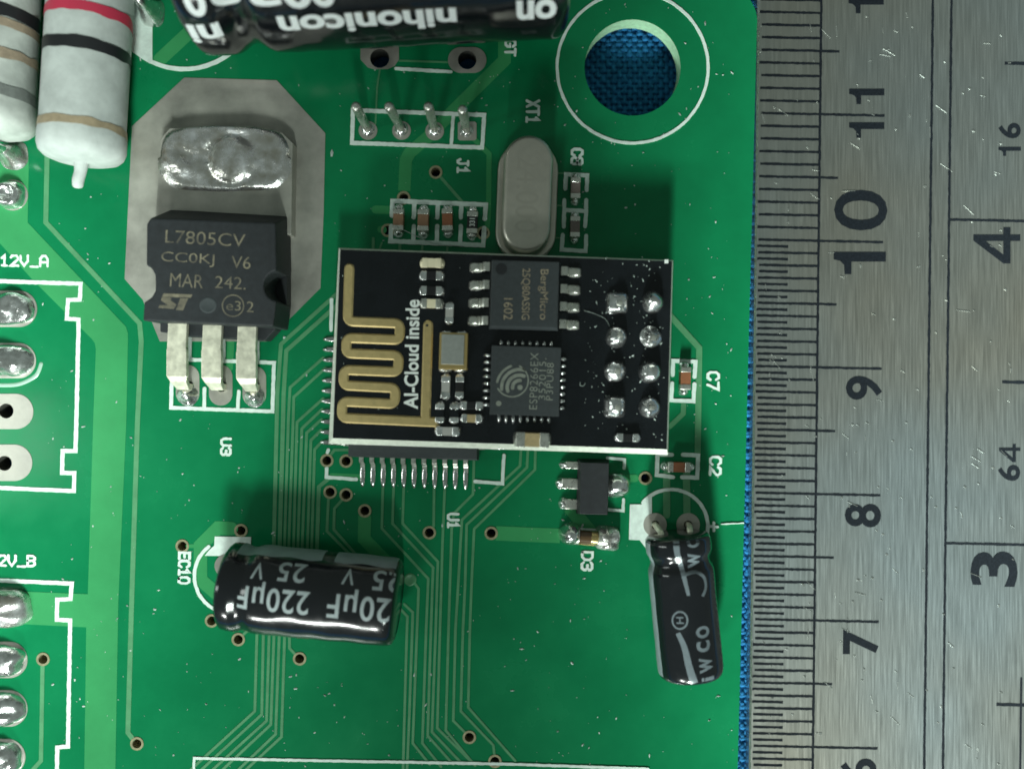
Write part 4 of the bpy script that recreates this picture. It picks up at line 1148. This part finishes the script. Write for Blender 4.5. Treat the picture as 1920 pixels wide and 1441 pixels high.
qb = mound((0, 0), .36, .155, .0, [(1, 0), (.92, .16), (.7, .3), (.4, .38), (.1, .4)], 16, 0, .06, 3, 2, 2.6)
qs = mound((0, 0), .30, .15, .0, [(1, 0), (.9, .1), (.6, .2), (.1, .24)], 14)
for i in range(8):
    k = i * 13.35
    part('lead', at_mod(qb, 914.5 - i * .42, 666 + k * .99, 0, -1.8), M['solder'], es, True)
    part('lead', at_mod(qs, 1055.5 - i * .45, 673 + k * .98, 0, -1.8), M['solder'], es, True)
    part('lead', at_mod(qs, 940 + k, 643.5 + i * .3, 0, 88.2), M['solder'], es, True)
    part('lead', at_mod(qb if i < 4 else qs, 935.5 + k, 784 + i * .4, 0, 88.2), M['solder'], es, True)

# crystal on the module
xo, _c = on_module('oscillator', (850, 658), mm(54, MT + .8), mm(70, MT + .8), .8, -1.7, 'gold_rim', .02, .05, .02)
cx_ = P(849, 655, MT + .8)
part('lid', xf(bevelled(box(0, 0, .78, .88, mm(43, MT), mm(57, MT), .03), .03), (cx_.x, cx_.y, MT), math.radians(-1.7)), M['lid'], xo)
for dx in (-14, 14):
    part('terminal', mound(P(849 + dx, 693, MT), mm(12, MT), mm(6, MT), MT, DOME(.35), 18, 0, .1, 3, dx, 3), M['solder'], xo, True)
    part('terminal', mound(P(851 + dx, 624, MT), mm(10, MT), mm(4, MT), MT, DOME(.2), 18, 0, .1, 3, dx, 3), M['solder'], xo, True)

# chip parts of the module
def mchip(name, cpx, L, W, rot, body, h=.5, ends='solder'):
    L, W = mm(L, MT), mm(W, MT); c = P(*cpx, MT + h * .6)
    k = L * .27; r = math.radians(rot)
    o = part(name, xf(bevelled(box(0, 0, .03, h, L - 2 * k + .05, W * .92), .03), (c.x, c.y, MT), r), M[body], mod)
    for s_ in (-1, 1):
        part('terminal', xf(join(bevelled(box(s_ * (L / 2 - k / 2 - .04), 0, .02, h + .02, k, W), .06, 3), mound((s_ * (L / 2 - .02), 0), .20, W * .5, 0, [(1, 0), (.85, .14), (.6, h * .6), (.2, h * .8)], 16, 0, .08, 3, cpx[0] + s_)), (c.x, c.y, MT), r), M[ends], o, True, 40)
    return o
mchip('status_light', (810, 493), 38, 18, -1.6, 'led', .45, 'led'); mchip('chip_resistor', (809, 517), 41, 17, -1.6, 'res_black', .4)
mchip('chip_resistor', (809, 545), 41, 17, -1.6, 'res_black', .4); mchip('status_light', (809, 569), 38, 18, -1.6, 'led', .45, 'tin')
mchip('chip_capacitor', (843, 587), 38, 16, 88, 'cap_grey'); mchip('chip_capacitor', (836, 725), 43, 17, 88.5, 'cap_grey')
mchip('chip_resistor', (862, 725), 42, 16, 88.5, 'res_black', .4)
mchip('chip_capacitor', (825, 774), 36, 17, 88.5, 'pcbblack'); mchip('chip_capacitor', (852, 774), 36, 17, 88.5, 'pcbblack')
mchip('chip_resistor', (884, 760), 40, 16, -1.8, 'res_black', .4); mchip('chip_capacitor', (884, 784), 38, 16, -1.8, 'cap_tan')
mchip('chip_capacitor', (839, 808), 43, 17, -1.8, 'cap_grey'); mchip('chip_capacitor', (998, 824), 63, 28, -1.8, 'cap_tan', .8, 'tin')
mchip('chip_resistor', (1177, 820), 42, 15, -1.6, 'res_black', .4)

# its eight header joints
for i, (x, y, sq) in enumerate([(1158, 567, 1), (1224, 566, 0), (1157, 631, 0), (1222, 631, 0), (1154, 696, 0), (1219, 698, 0), (1153, 762, 1), (1219, 763, 0)]):
    c = P(x, y, MT + .3)
    j = part('solder_joint', mound(c, mm(20.5, MT), mm(20.5, MT), MT + .01, (DOME if i % 3 or sq else PEAK)(.7 + .12 * (i * 7 % 4)), 30, TH, .22, 1.4, 30 + 3 * i, 6 if sq else 2.1), M['solder'], mod, True)
    part('pin', xf(bevelled(box(.12 - .1 * (i % 2), .08 * (i % 3) - .06, 0, .88 + .1 * (i * 5 % 4), .6, .6, .12), .1, 2), (c.x, c.y, MT), TH), M['tin'], j, True, 40)
    part('pin_under', xf(box(0, 0, -4.0 - .4, -1.02, .62, .62), (c.x, c.y, MT), TH), M['tin'], j)

# ------------------------------------------------------------------ dust and lint
def fleck(x, y, r, z, rnd):
    c = P(x, y, z); n = rnd.choice((4, 5, 6)); s_ = mm(r, z); st = rnd.uniform(1, 2.6); an = rnd.uniform(0, 3.14)
    pts = []
    for k in range(n):
        a = 2 * math.pi * k / n; q = s_ * rnd.uniform(.6, 1.2)
        u, v = q * st * math.cos(a), q * math.sin(a)
        pts.append((c.x + u * math.cos(an) - v * math.sin(an), c.y + u * math.sin(an) + v * math.cos(an)))
    h = s_ * rnd.uniform(.2, .7)
    V = [(p[0], p[1], z) for p in pts] + [(c.x, c.y, z + h)]
    return V, [(i, (i + 1) % n, n) for i in range(n)]
rd = random.Random(11); D1 = []
def blocked(x, y):
    return (605 < x < 1275 and 455 < y < 905) or (395 < x < 765 and 1005 < y < 1225) or (1180 < x < 1365 and 930 < y < 1290) or (230 < x < 620 and 140 < y < 770) or \
           (x < 260 and y < 355) or (330 < x < 1060 and y < 120) or (925 < x < 1045 and y > 240 and y < 480) or math.hypot(x - 1186, y - 127) < 95 or x < 75 or x > 1375
while len(D1) < 480:
    x, y = rd.uniform(60, 1375), rd.uniform(5, 1436)
    if blocked(x, y): continue
    D1.append(fleck(x, y, rd.choice((.5, .6, .7, .8, 1.0, 1.3, 1.9)), .03, rd))
for x, y, r in [(448, 877, 3.2), (1073, 1243, 4.2), (622, 288, 5), (575, 703, 3.2), (205, 493, 4), (160, 428, 3), (533, 632, 4), (290, 1142, 4), (1092, 985, 3.5), (350, 112, 2.5), (245, 820, 3), (1330, 1350, 3), (1040, 152, 3), (118, 1085, 3), (80, 570, 3), (135, 695, 3), (640, 320, 2), (560, 160, 2.2), (300, 1330, 2.4), (325, 1415, 3)]:
    D1.append(fleck(x, y, r * .62, .034, rd))
D2 = []
while len(D2) < 150:
    x = rd.uniform(640, 1245) if rd.random() < .35 else rd.uniform(1070, 1245); y = rd.uniform(480, 825)
    if (640 < x < 910 and 490 < y < 825 and rd.random() < .7) or (875 < x < 1095 and 485 < y < 800): continue
    D2.append(fleck(x, y, rd.choice((.6, .7, .9, 1.0, 1.3, 1.6)), MT + .004, rd))
def fibre(pts, z, w=.03):
    q = smooth_path([P(x, y, z + h) for x, y, h in pts], 6); return tube(q, w, 5)
FB = [fibre([(742, 424, .9), (775, 440, .5), (812, 456, .3), (870, 462, .1)], 0, .03), fibre([(1095, 582, 0.05), (1115, 588, .1), (1135, 598, .1), (1143, 612, .05)], MT, .016),
      fibre([(1088, 716, .03), (1088, 722, .05), (1094, 723, .05), (1097, 718, .03)], MT, .025)]
du = new_obj('dust', build(*join(*(D1 + D2 + FB)), M['dust'], False, 'dust'))
du['kind'] = 'stuff'; tag(du, 'pale dust specks and lint scattered over the green board and black module', 'dust')
